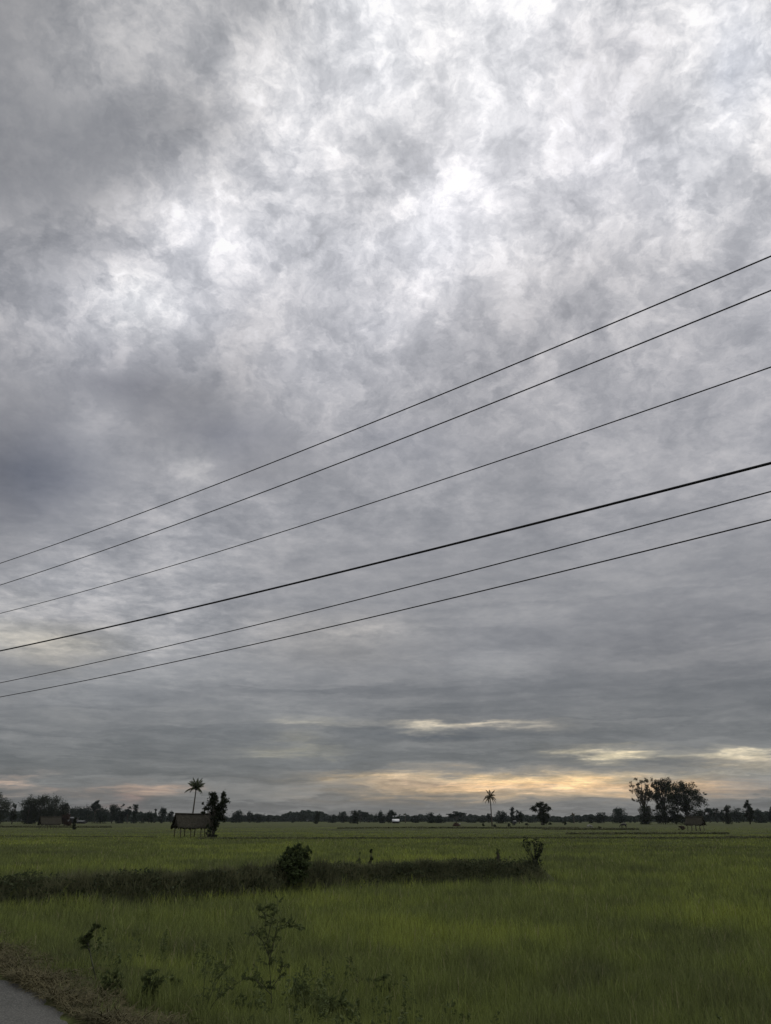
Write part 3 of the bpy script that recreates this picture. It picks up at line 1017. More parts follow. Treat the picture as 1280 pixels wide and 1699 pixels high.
# name, label, x, width, top row, distance, style, leaf, density
TREES = [
    ('broadleaf_tree', 'dark broad tree cut by the left edge of the photo', -6, 38, 1315, 420, 'round', 'leaf_dark', 1.0),
    ('broadleaf_tree', 'small ragged tree just right of the tree cut by the left edge', 21, 15, 1334, 430, 'open', 'leaf_dark', 1.0),
    ('broadleaf_tree', 'left member of the tall dark clump behind the small grey house', 46, 36, 1322, 440, 'round', 'leaf_dark', 1.1),
    ('broadleaf_tree', 'middle and highest member of the tall dark clump above the left hut', 67, 40, 1321, 445, 'round', 'leaf_dark', 1.1),
    ('broadleaf_tree', 'right member of the tall dark clump with leafy tufts on top', 90, 36, 1322, 440, 'round', 'leaf_dark', 1.1),
    ('broadleaf_tree', 'low shoulder tree at the right end of the tall dark clump', 106, 15, 1333, 438, 'round', 'leaf_dark', 1.0),
    ('broadleaf_tree', 'even hedge-like tree just right of the white gable spike', 124, 26, 1338, 600, 'round', 'leaf_far', 1.2),
    ('broadleaf_tree', 'even hedge-like tree under the left side of the drooping umbrella tree', 145, 26, 1338, 610, 'round', 'leaf_far', 1.2),
    ('umbrella_tree', 'arched drooping crown rising above the low hedge on the left', 158, 14, 1328, 560, 'flat', 'leaf_far', 1.3),
    ('broadleaf_tree', 'bushy dark tree right below the drooping arched crown', 168, 26, 1341, 500, 'round', 'leaf_far', 1.2),
    ('broadleaf_tree', 'flat-topped leafy tree in front of the pink cloud on the left', 186, 20, 1336, 520, 'open', 'leaf_far', 1.3),
    ('broadleaf_tree', 'flat-topped tree with jagged right edge beside a sky gap', 199, 15, 1335, 525, 'round', 'leaf_far', 1.2),
    ('broadleaf_tree', 'small tree with a sideways branch inside the sky gap', 212, 12, 1339, 525, 'flat', 'leaf_far', 1.2),
    ('broadleaf_tree', 'upright knobbly tree at the right end of the left treeline', 223, 11, 1335, 520, 'column', 'leaf_far', 1.2),
    ('broadleaf_tree', 'low ragged tree just right of the upright knobbly tree', 237, 14, 1350, 540, 'round', 'leaf_far', 1.0),
    ('broadleaf_tree', 'low spreading tree with pale gaps left of the pointed column tree', 248, 16, 1348, 540, 'open', 'leaf_far', 1.2),
    ('conifer_tree', 'very thin pointed column tree left of the main hut', 257, 4.5, 1342, 560, 'column', 'leaf_far', 1.2),
    ('broadleaf_tree', 'blocky dense tree right of the thin pointed column tree', 268, 15, 1340, 540, 'round', 'leaf_far', 1.3),
    ('broadleaf_tree', 'small rounded tree just above the left gable of the main hut', 284, 11, 1346, 545, 'round', 'leaf_far', 1.2),
    ('broadleaf_tree', 'low tree seen over the middle of the main hut roof', 306, 30, 1351, 600, 'round', 'leaf_far', 1.2),
    ('broadleaf_tree', 'rounded tree first right of the leafy hut tree', 393, 22, 1345, 640, 'round', 'leaf_far', 1.3),
    ('broadleaf_tree', 'slightly peaked small tree between two rounded trees right of the hut', 415, 12, 1346.5, 640, 'round', 'leaf_far', 1.2),
    ('broadleaf_tree', 'broad low rounded tree next to a small gap in the treeline', 429, 20, 1348.5, 640, 'round', 'leaf_far', 1.2),
    ('broadleaf_tree', 'tiny dark tree standing in the small gap of the treeline', 446, 7, 1352, 640, 'open', 'leaf_far', 1.2),
    ('broadleaf_tree', 'short dark bushy column standing in front of the long even wood', 526, 10, 1346, 470, 'column', 'leaf_dark', 1.5),
    ('broadleaf_tree', 'low rounded tree at the right end of the long even wood', 553, 15, 1351, 600, 'round', 'leaf_far', 1.2),
    ('broadleaf_tree', 'pale airy tree left of the darkest tree at centre left', 571, 18, 1347, 640, 'open', 'leaf_far', 1.2),
    ('broadleaf_tree', 'darkest compact tree at centre left overlapping the flat crown', 587, 16, 1345, 520, 'round', 'leaf_dark', 1.4),
    ('umbrella_tree', 'flat spreading crown reaching right from the darkest compact tree', 598, 20, 1344, 600, 'flat', 'leaf_far', 1.4),
    ('broadleaf_tree', 'faint grey-green tree right of the flat spreading crown', 611, 13, 1351, 700, 'round', 'leaf_far', 1.0),
    ('broadleaf_tree', 'lowest tree in the dip left of the white-roofed house', 622, 11, 1354, 700, 'round', 'leaf_far', 1.0),
    ('broadleaf_tree', 'peaked dark tree left behind the white-roofed house', 634, 16, 1346, 560, 'round', 'leaf_far', 1.3),
    ('broadleaf_tree', 'spiky-topped tree directly above the white-roofed house', 649, 16, 1345, 560, 'open', 'leaf_far', 1.5),
    ('broadleaf_tree', 'small rounded tree right behind the white-roofed house', 661, 11, 1352, 560, 'round', 'leaf_far', 1.2),
    ('broadleaf_tree', 'low dense tree right of the tiny lone palm', 690, 18, 1353, 620, 'round', 'leaf_far', 1.2),
    ('broadleaf_tree', 'dark peaked tree left of a flat-topped neighbour at centre', 715, 16, 1348, 560, 'round', 'leaf_far', 1.4),
    ('broadleaf_tree', 'flat-topped tree right beside the dark peaked one at centre', 729, 18, 1350, 560, 'round', 'leaf_far', 1.3),
    ('umbrella_tree', 'wide umbrella crown above a pale haze patch near centre', 758, 27, 1346.5, 600, 'flat', 'leaf_far', 1.5),
    ('broadleaf_tree', 'long low tree between the umbrella crown and the lone coconut palm', 784, 22, 1355, 640, 'round', 'leaf_far', 1.1),
    ('broadleaf_tree', 'low tree just left of the foot of the lone coconut palm', 800, 13, 1354, 640, 'round', 'leaf_far', 1.1),
    ('broadleaf_tree', 'small peaked tree half behind the lone coconut palm trunk', 812, 9, 1349, 600, 'column', 'leaf_far', 1.2),
    ('broadleaf_tree', 'dark mound-shaped tree first right of the lone coconut palm', 832, 21, 1346, 520, 'round', 'leaf_far', 1.3),
    ('broadleaf_tree', 'narrow upright tree between the mound-shaped tree and a branchy one', 851, 9, 1339, 500, 'column', 'leaf_far', 1.4),
    ('broadleaf_tree', 'branchy tree with an arm reaching right toward the isolated tree', 862, 14, 1344, 500, 'open', 'leaf_far', 1.5),
    ('broadleaf_tree', 'low band tree left of the isolated tree trunk', 882, 18, 1355, 640, 'round', 'leaf_far', 1.1),
    ('broadleaf_tree', 'low band tree right of the isolated tree', 928, 24, 1357, 700, 'round', 'leaf_far', 1.1),
    ('broadleaf_tree', 'bushy low tree around the foot of the small red-topped palm', 950, 16, 1356, 620, 'round', 'leaf_far', 1.2),
    ('broadleaf_tree', 'tiny upright tree just right of the small red-topped palm', 963, 6, 1354.5, 620, 'column', 'leaf_far', 1.2),
    ('broadleaf_tree', 'low left half of the dark clump between the cows and the sunset', 981, 14, 1352, 560, 'round', 'leaf_far', 1.3),
    ('broadleaf_tree', 'peaked middle tree of the dark clump left of the big round tree', 998, 20, 1347, 560, 'round', 'leaf_far', 1.4),
    ('broadleaf_tree', 'big round evenly domed tree above the black grazing buffalo', 1029, 25, 1341, 540, 'round', 'leaf_far', 1.6),
    ('broadleaf_tree', 'tiny bushy tree first right of the big round domed tree', 1045, 5, 1354, 640, 'column', 'leaf_far', 1.2),
    ('broadleaf_tree', 'tiny bushy tree second right of the big round domed tree', 1053, 5, 1355, 640, 'column', 'leaf_far', 1.2),
    ('slender_tree', 'tall thin see-through tree with sparse brownish leaves, left of the tall grove', 1071, 36, 1289, 430, 'thin', 'leaf_brown', 0.5),
    ('broadleaf_tree', 'tall dark tree in the middle of the tall grove on the right', 1104, 36, 1292, 425, 'tall', 'leaf_dark', 1.35),
    ('broadleaf_tree', 'broadest dense tree of the tall grove, drooping leafy right side', 1141, 54, 1295, 410, 'open', 'leaf_dark', 1.7),
    ('broadleaf_tree', 'short layered tree under the see-through tree of the grove', 1074, 30, 1338, 415, 'round', 'leaf_dark', 1.1),
    ('broadleaf_tree', 'short dark tree under the middle tree of the grove', 1100, 28, 1343, 415, 'open', 'leaf_dark', 1.2),
    ('broadleaf_tree', 'short dark tree under the left side of the broadest grove tree', 1122, 20, 1345, 415, 'open', 'leaf_dark', 1.2),
    ('slender_tree', 'first slim trunk of the pale plantation row right of the grove', 1166, 15, 1343, 600, 'tall', 'leaf_far', 1.3),
    ('slender_tree', 'second and tallest slim trunk of the pale plantation row', 1178, 15, 1341, 600, 'tall', 'leaf_far', 1.3),
    ('slender_tree', 'third slim trunk of the pale plantation row', 1190, 15, 1342, 600, 'tall', 'leaf_far', 1.3),
    ('slender_tree', 'last slim trunk of the pale plantation row beside the leaning column', 1200, 12, 1344, 600, 'tall', 'leaf_far', 1.3),
    ('broadleaf_tree', 'dark shaggy column tree with a forked top left of the plain hedge', 1208, 13, 1337, 440, 'column', 'leaf_dark', 1.5),
    ('broadleaf_tree', 'even hedge tree between the two dark trees on the right', 1226, 24, 1341.5, 600, 'round', 'leaf_far', 1.3),
    ('broadleaf_tree', 'dark ragged tree with a bare arm on its left near the right edge', 1244, 16, 1328, 430, 'tall', 'leaf_dark', 1.7),
    ('broadleaf_tree', 'even hedge tree between the ragged tree and the right edge', 1262, 20, 1343.5, 600, 'round', 'leaf_far', 1.3),
    ('broadleaf_tree', 'rounded tree cut by the right edge of the photo', 1282, 16, 1340, 560, 'round', 'leaf_far', 1.3),
]
def scatter_lobes(spec, seed):
    """spec: list of (x0, x1, z0, z1, count, radius) boxes filled with small leaf masses"""
    r = np.random.default_rng(seed)
    out = []
    for (x0, x1, za, zb, n, rad) in spec:
        for _ in range(n):
            q = rad * r.uniform(.7, 1.3)
            out.append((r.uniform(x0, x1), r.uniform(-.35, .35), r.uniform(za, zb), q, q * .55))
    return out


GROVE = {
    1071: scatter_lobes([(-.42, .42, .66, .96, 30, .065), (-.42, .34, .42, .68, 20, .075), (-.30, .34, .10, .44, 14, .07)], 1),
    1104: scatter_lobes([(-.34, .40, .74, .95, 22, .12), (-.46, .40, .50, .78, 22, .11), (-.40, .44, .28, .52, 16, .09), (-.35, .38, .03, .28, 12, .11)], 2),
    1141: scatter_lobes([(-.34, .22, .78, .94, 16, .12), (-.42, .34, .55, .82, 28, .14), (.26, .45, .42, .72, 12, .09), (-.42, -.1, .28, .55, 14, .10), (-.10, .32, .12, .55, 20, .14), (-.3, .25, .02, .16, 9, .12)], 3),
}
for i, (nm, lb, x, w, yt, d, st, lf, dn) in enumerate(TREES):
    make_tree(nm, lb, x, w * (1.2 if d > 480 else 1.1), yt, d, st, lf, seed=i, group=GF, dens=dn * 1.15, lobes=GROVE.get(x))

# the isolated tree with a side lobe
make_tree('broadleaf_tree', 'isolated dark tree with a separate leafy arm reaching left, right of the lone palm', 899, 33, 1331, 350, 'round', 'leaf_dark', seed=90, group=GF,
          lobes=[(-.38, 0, .72, .13, .10), (-.27, .1, .66, .10, .07), (-.12, 0, .86, .14, .11), (.06, .1, .93, .16, .08), (.26, 0, .84, .12, .09), (.36, 0, .70, .13, .10), (.05, 0, .70, .18, .12),
                 (.12, .1, .52, .22, .13), (.22, -.1, .38, .17, .12), (-.05, 0, .40, .14, .13), (.08, 0, .25, .17, .12), (.15, .1, .14, .14, .09)], dens=1.7)
# leafy tree by the main hut: two upright masses over a thin trunk
make_tree('broadleaf_tree', 'leafy young tree with two upright masses of large leaves right behind the main hut', 356, 48, 1311, 108, 'open', 'leaf_dark', seed=91, group=None,
          lobes=[(-.12, 0, .88, .13, .10), (-.16, .1, .72, .15, .10), (-.02, 0, .80, .10, .09), (.26, 0, .88, .09, .09), (.34, 0, .78, .13, .08), (.22, 0, .68, .14, .09), (.02, .1, .60, .19, .11),
                 (-.30, 0, .62, .10, .05), (-.40, 0, .52, .06, .05), (.20, 0, .50, .16, .10), (.02, 0, .42, .17, .10), (-.42, 0, .72, .05, .03), (.32, 0, .40, .10, .06), (.06, 0, .28, .13, .09), (-.02, 0, .14, .08, .07), (.0, 0, .04, .13, .04)],
          dens=0.38, leafsize=0.17, cat='tree')

# continuous wood far behind
def far_wood():
    rng = np.random.default_rng(77)
    n = 90000
    a = rng.uniform(-0.62, 0.62, n)
    px = a * 1378 + 640
    d = rng.uniform(880, 960, n)
    topo = 1355.2 + 1.3 * np.sin(px * 0.07) + 1.0 * np.sin(px * 0.23 + 1) + 0.7 * np.sin(px * 0.61)
    hill = np.exp(-((px - 505) / 40.0) ** 4) * 6.6
    hill += np.exp(-((px - 130) / 75.0) ** 4) * 8 + np.exp(-((px - 232) / 34.0) ** 4) * 5 + np.exp(-((px - 10) / 50.0) ** 4) * 7
    hill += np.exp(-((px - 1225) / 70.0) ** 4) * 6
    topo = topo - hill
    H = (1361.5 - topo) * K * d * 1.05 + 1.0
    C = np.stack([np.tan(a) * d, d, H * rng.uniform(0, 1, n) ** 0.8], -1)
    C += rng.normal(size=C.shape) * 0.3
    V, F = leaves(C, 1.5, rng, 1.4)
    # solid hearts of the far crowns
    o = mesh_obj('far_wood', V, [F], M['leaf_far'])
    tag(o, 'far even band of woodland closing the horizon behind the fields', 'wood', kind='stuff')


far_wood()

# palms
make_palm('tall slim coconut palm with a full bushy crown rising behind the main hut', 317.5, 1291, 190, 1, 0, 39, xtop=321.5, group=None, rt=0.17,
          fr=[(.9, .8, .44, .8), (2.2, .7, .44, .9), (-.9, .9, .44, .7), (-2.2, .9, .44, .7), (1.6, 1.45, .46, .3), (2.6, .5, .42, 1.3), (math.pi * 1.0, 0.25, 0.52, 0.9), (math.pi * .97, 0.95, 0.50, 0.6), (0.0, 0.35, 0.44, 1.9), (0.2, 0.1, 0.50, 1.6), (math.pi * .55, 1.3, .46, .4), (math.pi * .5, 1.2, .46, .5), (-math.pi * .5, 1.1, .44, .7),
              (math.pi * .75, 1.15, .48, .5), (math.pi * .25, 1.05, .46, .6), (0.1, 0.95, .46, .5), (-.4, 1.2, .46, .5), (math.pi * 1.2, 1.2, .44, .6), (math.pi * 1.4, .7, .42, .9), (-math.pi * .3, .6, .42, 1.2),
              (math.pi * .8, 1.4, .5, .3), (.7, 1.4, .5, .3), (math.pi * .9, 1.25, .46, .5), (math.pi * .4, .3, .4, 1.0)])
make_palm('lone coconut palm with drooping half-dry fronds against the orange sky', 816.5, 1309, 290, 2, 0, 29, xtop=815.5, group=None, leaf='palm_dry', rt=0.19,
          fr=[(math.pi * 1.0, 0.75, .56, 1.9), (math.pi * .95, 0.1, .56, .9), (math.pi * 1.05, -.35, .54, .7), (0.0, .2, .56, 1.5), (0.1, -.3, .58, .9), (-.1, -.8, .5, .4), (math.pi * .5, 1.4, .48, .2), (-.2, 1.3, .46, .5),
              (math.pi * .85, 1.35, .44, .4), (.4, 1.0, .42, 1.4), (-1.2, .3, .42, 1.3), (math.pi * .6, .2, .42, 1.3), (math.pi * 1.3, -.4, .45, .8), (math.pi * .75, .5, .44, 2.0)])
make_palm('tiny far palm standing right of the white-roofed house', 673, 1348, 600, 3, 14, 8, group=GF, parts=False, rt=0.3)
make_palm('small far palm with a reddish crown between the isolated tree and the cows', 952.5, 1347.5, 560, 4, 14, 9, group=GF, leaf='palm_dry', parts=False, rt=0.3)

# ------------------------------------------------------------------ bushes in the fields
BUSHES = [
    ('dark_bush', 'small dark round bush first right of the lone palm foot', 844, 6, 1366, 1371.5, 'bush'),
    ('dark_bush', 'small dark bush just left of the lone palm foot', 802, 5, 1366, 1371, 'bush'),
    ('dark_bush', 'faint low bush beside the lone palm foot on its right', 820, 8, 1368, 1371.8, 'bush'),
    ('dark_bush', 'faint low bush second right of the lone palm foot', 852, 5, 1366, 1369.5, 'bush'),
    ('dark_bush', 'faint low bush halfway from the lone palm to the isolated tree', 874, 6, 1366, 1369.5, 'bush'),
    ('dark_bush', 'low dark bush at the left foot of the isolated tree', 900, 7, 1366, 1369, 'bush'),
    ('dark_bush', 'low dark bush at the right foot of the isolated tree', 912.5, 6, 1364.5, 1368.5, 'bush'),
    ('dark_bush', 'larger dark round bush between the isolated tree and the white cow', 936.5, 8, 1363, 1368.8, 'bush'),
    ('dark_bush', 'low bush just right of the white cow', 994, 8, 1371.5, 1375.5, 'bush'),
    ('dark_bush', 'tiny dark bush below the darkest compact tree at centre left', 594, 3, 1364.5, 1367.5, 'bush'),
    ('dark_bush', 'tiny dark bush below the middle of the long even wood', 486, 4, 1361, 1365, 'bush'),
    ('reddish_bush', 'low reddish-brown bush at the left end of the right-hand hut', 1130, 13, 1370, 1377, 'bush'),
    ('dark_bush', 'leafy bush trained up a post right of the left-hand hut', 125, 7, 1355, 1376.5, 'column'),
    ('dark_bush', 'brown-leaved low bush joined to the right end of the left-hand hut', 112, 20, 1351, 1371, 'bush'),
]
for i, (nm, lb, x, w, yt, yb, st) in enumerate(BUSHES):
    dd = pix_dir(x, yb)
    d = CAM_Z * dd[1] / -dd[2]
    make_tree(nm, lb, x, w, yt, d, st, 'heap' if ('reddish' in nm or 'brown' in lb) else 'leaf_dark', seed=200 + i, group='bushes scattered over the far fields', cat='bush', dens=2.2)


def heap():
    rng = np.random.default_rng(55)
    dd = pix_dir(757, 1371)
    d = CAM_Z * dd[1] / -dd[2]
    p = place(757.5, d)
    root = empty('straw_heap', (p[0], p[1], 0))
    tag(root, 'low dark brown heap with a pale patch on its right, left of the lone palm', 'heap')
    m = MB()
    rings = [(1.25, .7, 0, 0), (1.2, .7, .35, 0), (.9, .55, .72, -.1), (.45, .3, .92, -.2), (.1, .1, .98, -.25)]
    n = 14
    V = []
    for (a, b, z, ox) in rings:
        for k in range(n):
            t = k / n * 2 * math.pi
            V.append((ox + a * math.cos(t) * rng.uniform(.9, 1.1), b * math.sin(t) * rng.uniform(.9, 1.1), z * rng.uniform(.93, 1.05)))
    Q = [[i * n + k, i * n + (k + 1) % n, (i + 1) * n + (k + 1) % n, (i + 1) * n + k] for i in range(4) for k in range(n)]
    m.add(V, Q)
    C = np.array(V)[rng.integers(0, len(V), 500)] + rng.normal(size=(500, 3)) * .12
    V2, F2 = leaves(C, .12, rng, 2.5)
    m.add(V2, F2)
    m.build('mound', M['heap'], root)
    s = MB()
    s.tube([(.95, -.2, .55), (1.2, -.2, .8), (1.5, -.1, .82)], [.2, .26, .1], 8)
    s.build('pale_sack', M['wall'], root)


heap()


# bushes on the bank
def bank_bush():
    make_tree('bank_bush', 'big round dark leafy bush growing on the raised bank', 493, 56, 1401, 27.0, 'bush', 'bush_leaf', seed=301, cat='bush',
              lobes=[(-.30, -.1, .62, .16, .12), (-.14, 0, .78, .15, .12), (.06, 0, .84, .13, .11), (.10, 0, .95, .06, .07), (.34, 0, .90, .06, .10), (.30, 0, .74, .13, .12), (.12, -.1, .66, .20, .14), (-.10, -.2, .50, .24, .15),
                     (-.28, 0, .42, .18, .13), (.24, -.1, .48, .20, .15), (.0, -.3, .30, .20, .12), (.20, -.2, .24, .16, .10), (-.16, -.2, .18, .16, .10), (0, -.3, .10, .20, .08), (-.34, 0, .72, .06, .05), (.44, 0, .82, .05, .05), (-.22, 0, .90, .05, .05), (-.42, 0, .54, .06, .05), (.0, 0, .93, .05, .06)],
              dens=0.36, leafsize=0.058)


bank_bush()


def forked_shrub():
    rng = np.random.default_rng(66)
    d = 32.6
    p = place(883, d)
    z0 = float(height(np.array([p[0]]), np.array([p[1]]))[0])
    root = empty('forked_shrub', (p[0], p[1], z0 - .05))
    tag(root, 'forked shrub at the right end of the bank, thin twigs left and leafy arm right', 'shrub')
    s = K * d
    Z = lambda y: top_z(y, d, 883) - z0
    tr = MB()
    tr.tube([(0, 0, 0), (.02, 0, Z(1432)), (.03, 0, Z(1424))], [.10, .11, .09], 8)
    C = []
    for (x1, y1, th) in ((868, 1388, .018), (866, 1398, .014), (872, 1390, .012), (876, 1396, .012), (882, 1393, .012), (889, 1392, .022), (895, 1396, .028), (898, 1401, .016), (871, 1406, .010), (886, 1400, .012)):
        ex = (x1 - 883) * s; ez = Z(y1)
        b = np.array([.02, 0, Z(1428)])
        e = np.array([ex, rng.uniform(-.15, .15), ez])
        mm = b * .45 + e * .55 + np.array([ex * .12, 0, 0])
        tr.tube([b, mm, e], [th, th * .8, th * .4], 5)
        n = 80 if x1 > 887 else 22
        t = rng.uniform(.15 if x1 > 887 else .75, 1.08, n)[:, None]
        pts = np.where(t < .5, b + (mm - b) * t * 2, mm + (e - mm) * (t * 2 - 1))
        C.append(pts + rng.normal(size=(n, 3)) * (.05 if x1 > 887 else .04))
    n = 220
    C.append(np.array([.03, 0, Z(1431)]) + rng.normal(size=(n, 3)) * np.array([.11, .1, .14]))
    tr.build('stem', M['stem'], root)
    V, F = leaves(np.concatenate(C), .045, rng, 1.7)
    mesh_obj('foliage', V, [F], M['leaf_dark'], root)


forked_shrub()
make_tree('low_bush', 'low dark mound of weeds around the foot of the forked shrub', 873, 42, 1441, 32.0, 'bush', 'creeper', seed=303, cat='bush', dens=.5, leafsize=.05)
make_tree('low_bush', 'small tuft of weeds standing on the bank right of the big round bush', 616, 9, 1409, 31.4, 'bush', 'leaf_dark', seed=304, cat='bush', dens=1.4, leafsize=.035)
make_tree('low_bush', 'small faint tuft of weeds left of the taller tuft on the bank', 597, 10, 1414, 31.2, 'bush', 'weed', seed=305, cat='bush', dens=1.0, leafsize=.035)
make_tree('thin_sapling', 'thin forked sapling sticking up from the bank left of the forked shrub', 823, 12, 1408, 33.0, 'thin', 'weed', seed=306, cat='shrub', dens=.5, leafsize=.035)


# ------------------------------------------------------------------ roadside weeds
def ground_at(x, y):
    dd = pix_dir(x, y)
    s = 8.0
    for _ in range(60):
        q = dd * s
        z = float(height(np.array([q[0]]), np.array([q[1]]))[0])
        err = CAM_Z + q[2] - z
        s += err / -dd[2] * 0.6
    q = dd * s
    return np.array([q[0], q[1], float(height(np.array([q[0]]), np.array([q[1]]))[0])])


def at(x, y, Y):
    dd = pix_dir(x, y)
    q = dd * (Y / dd[1])
    return np.array([q[0], q[1], q[2] + CAM_Z])


def weed(name, label, foot, stems, leafy, mat='weed', seed=0, cat='weed', leaf=0.05, n_leaf=260, spread=0.05, th=0.006, long=1.8, droop=.2):
    """foot: photo pixel of the root; stems: list of pixel polylines; leafy: sub-range of each stem with leaves"""
    rng = np.random.default_rng(700 + seed)
    g = ground_at(*foot)
    root = empty(name, tuple(g))
    tag(root, label, cat)
    st = MB(); C = []
    for k, (pl, (a, b), cnt) in enumerate(zip(stems, leafy, n_leaf if isinstance(n_leaf, (list, tuple)) else [n_leaf] * len(stems))):
        dep = rng.uniform(-.12, .12, len(pl)); dep[0] = 0
        pts = np.array([at(px, py, g[1] + dy) for (px, py), dy in zip(pl, dep)]) - g
        # smooth
        t = np.linspace(0, 1, len(pts)); tt = np.linspace(0, 1, max(8, len(pts) * 3))
        P = np.stack([np.interp(tt, t, pts[:, j]) for j in range(3)], -1)
        st.tube(P, np.linspace(th, th * .35, len(P)) * .75, 5)
        if cnt:
            u = rng.uniform(a, b, max(2, cnt // 9))
            ctr = np.stack([np.interp(u, tt, P[:, j]) for j in range(3)], -1)
            # short side sprays, each carrying its own row of leaflets
            dirs = rng.normal(size=(len(u), 3)); dirs[:, 2] = np.abs(dirs[:, 2]) * .35; dirs /= np.linalg.norm(dirs, axis=1)[:, None]
            for c0, dv in zip(ctr, dirs):
                ll = spread * rng.uniform(.7, 2.0)
                e = c0 + dv * ll
                st.tube([c0, (c0 + e) / 2 + (0, 0, ll * .08), e], [th * .3, th * .25, th * .15], 3)
                q = np.linspace(.25, 1, 9)[:, None]
                C.append(c0 + (e - c0) * q + rng.normal(size=(9, 3)) * spread * .10)
    st.build('stem', M['stem'], root)
    if C:
        V, F = leaves(np.concatenate(C), leaf * .48, rng, long * 1.7, droop)
        mesh_obj('foliage', V, [F], M[mat], root)
    return root


weed('tall_weed', 'tallest dark feathery weed in the foreground, left of centre', (452, 1690),
     [[(452, 1690), (450, 1640), (447, 1590), (441, 1540), (440, 1502)], [(446, 1600), (455, 1560), (462, 1530), (476, 1530), (500, 1545)], [(446, 1585), (436, 1560), (424, 1550), (418, 1552)], [(444, 1560), (452, 1525), (460, 1508), (462, 1494)],
      [(450, 1640), (462, 1625), (470, 1600), (466, 1580)], [(450, 1650), (430, 1630), (420, 1622)], [(441, 1520), (432, 1508), (430, 1500)]],
     [(.2, 1)] * 7, seed=1, leaf=.034, n_leaf=[330, 230, 110, 110, 110, 90, 60], spread=.062, th=.007)
weed('leafy_sapling', 'slim leaning sapling with a tuft of broad dark leaves above the straw verge', (161, 1632),
     [[(161, 1632), (155, 1605), (149, 1578), (146, 1560), (153, 1545), (163, 1533)], [(149, 1578), (143, 1566), (138, 1556)], [(148, 1570), (143, 1562), (136, 1562)]],
     [(.62, 1), (.2, 1), (.2, 1)], seed=2, leaf=.075, n_leaf=[150, 60, 40], spread=.035, th=.011, long=1.1)
weed('bare_stem_weed', 'bare dark stalks fanning up left of the tallest weed', (334, 1694),
     [[(334, 1694), (338, 1650), (342, 1594)], [(337, 1690), (348, 1655), (364, 1622), (384, 1600)], [(340, 1692), (356, 1662), (380, 1640), (410, 1622)], [(336, 1690), (330, 1670), (322, 1652)]],
     [(.7, 1), (.3, 1), (.4, 1), (.3, 1)], seed=3, leaf=.028, n_leaf=[30, 170, 170, 60], spread=.06, th=.006)
weed('bushy_weed', 'low dark bushy weed on the verge below the slim sapling', (186, 1652),
     [[(186, 1652), (182, 1636), (176, 1622)], [(188, 1652), (196, 1638), (204, 1622)], [(186, 1652), (188, 1630), (190, 1612)], [(186, 1652), (176, 1644), (168, 1640)]],
     [(.1, 1)] * 4, seed=4, leaf=.045, n_leaf=120, spread=.05)
weed('bushy_weed', 'upright dark weed clump between the slim sapling and the bare stalks', (247, 1664),
     [[(247, 1664), (248, 1640), (252, 1610)], [(246, 1664), (242, 1640), (243, 1618)], [(248, 1664), (258, 1642), (264, 1622)]],
     [(.1, 1)] * 3, seed=5, leaf=.042, n_leaf=190, spread=.05)
weed('bushy_weed', 'small dark rounded weed right of the upright clump', (290, 1648),
     [[(290, 1648), (286, 1634), (282, 1622)], [(290, 1648), (296, 1634), (302, 1626)]], [(.1, 1)] * 2, seed=6, leaf=.04, n_leaf=130, spread=.05)
weed('broadleaf_weed', 'pale broad-leaved plant low in the grass right of the tallest weed', (492, 1668),
     [[(492, 1668), (490, 1652), (484, 1642)], [(492, 1668), (500, 1650), (508, 1640)], [(492, 1668), (494, 1645), (493, 1632)]],
     [(.3, 1)] * 3, mat='weed_pale', seed=7, leaf=.065, n_leaf=60, spread=.05, long=2.2)
weed('broadleaf_weed', 'dense dark leafy plant at the bottom edge below the pale one', (520, 1696),
     [[(520, 1696), (510, 1672), (505, 1660)], [(522, 1696), (536, 1670), (548, 1655)], [(524, 1696), (556, 1676), (566, 1660)], [(518, 1696), (500, 1684), (488, 1676)], [(530, 1696), (560, 1690), (580, 1680)]],
     [(.1, 1)] * 5, seed=8, leaf=.06, n_leaf=170, spread=.07, long=1.6)
weed('bushy_weed', 'dark rounded weed in front of the young rice near bottom centre', (630, 1658),
     [[(630, 1658), (624, 1640), (618, 1624)], [(632, 1658), (636, 1638), (640, 1618)], [(631, 1658), (646, 1644), (652, 1632)]],
     [(.1, 1)] * 3, seed=9, leaf=.045, n_leaf=150, spread=.055)
weed('dry_twig', 'pale curled dead twig left of the dark rounded weed', (549, 1640),
     [[(549, 1640), (547, 1626), (544, 1616), (540, 1612)], [(548, 1632), (552, 1624)]], [(.5, 1)] * 2, mat='straw', seed=10, leaf=.02, n_leaf=18, spread=.02, th=.006)
weed('dry_twig', 'pale hooked dead twig close beside the dark rounded weed', (600, 1652),
     [[(600, 1652), (602, 1636), (603, 1622), (609, 1614)], [(601, 1640), (593, 1628), (590, 1622)]], [(.5, 1)] * 2, mat='straw', seed=11, leaf=.02, n_leaf=18, spread=.02, th=.006)
weed('bushy_weed', 'low dark weed at the bottom edge under the tallest weed', (400, 1692),
     [[(400, 1692), (392, 1672), (386, 1660)], [(402, 1692), (414, 1676), (424, 1664)], [(401, 1692), (402, 1670), (404, 1652)]],
     [(.1, 1)] * 3, seed=12, leaf=.04, n_leaf=120, spread=.055)


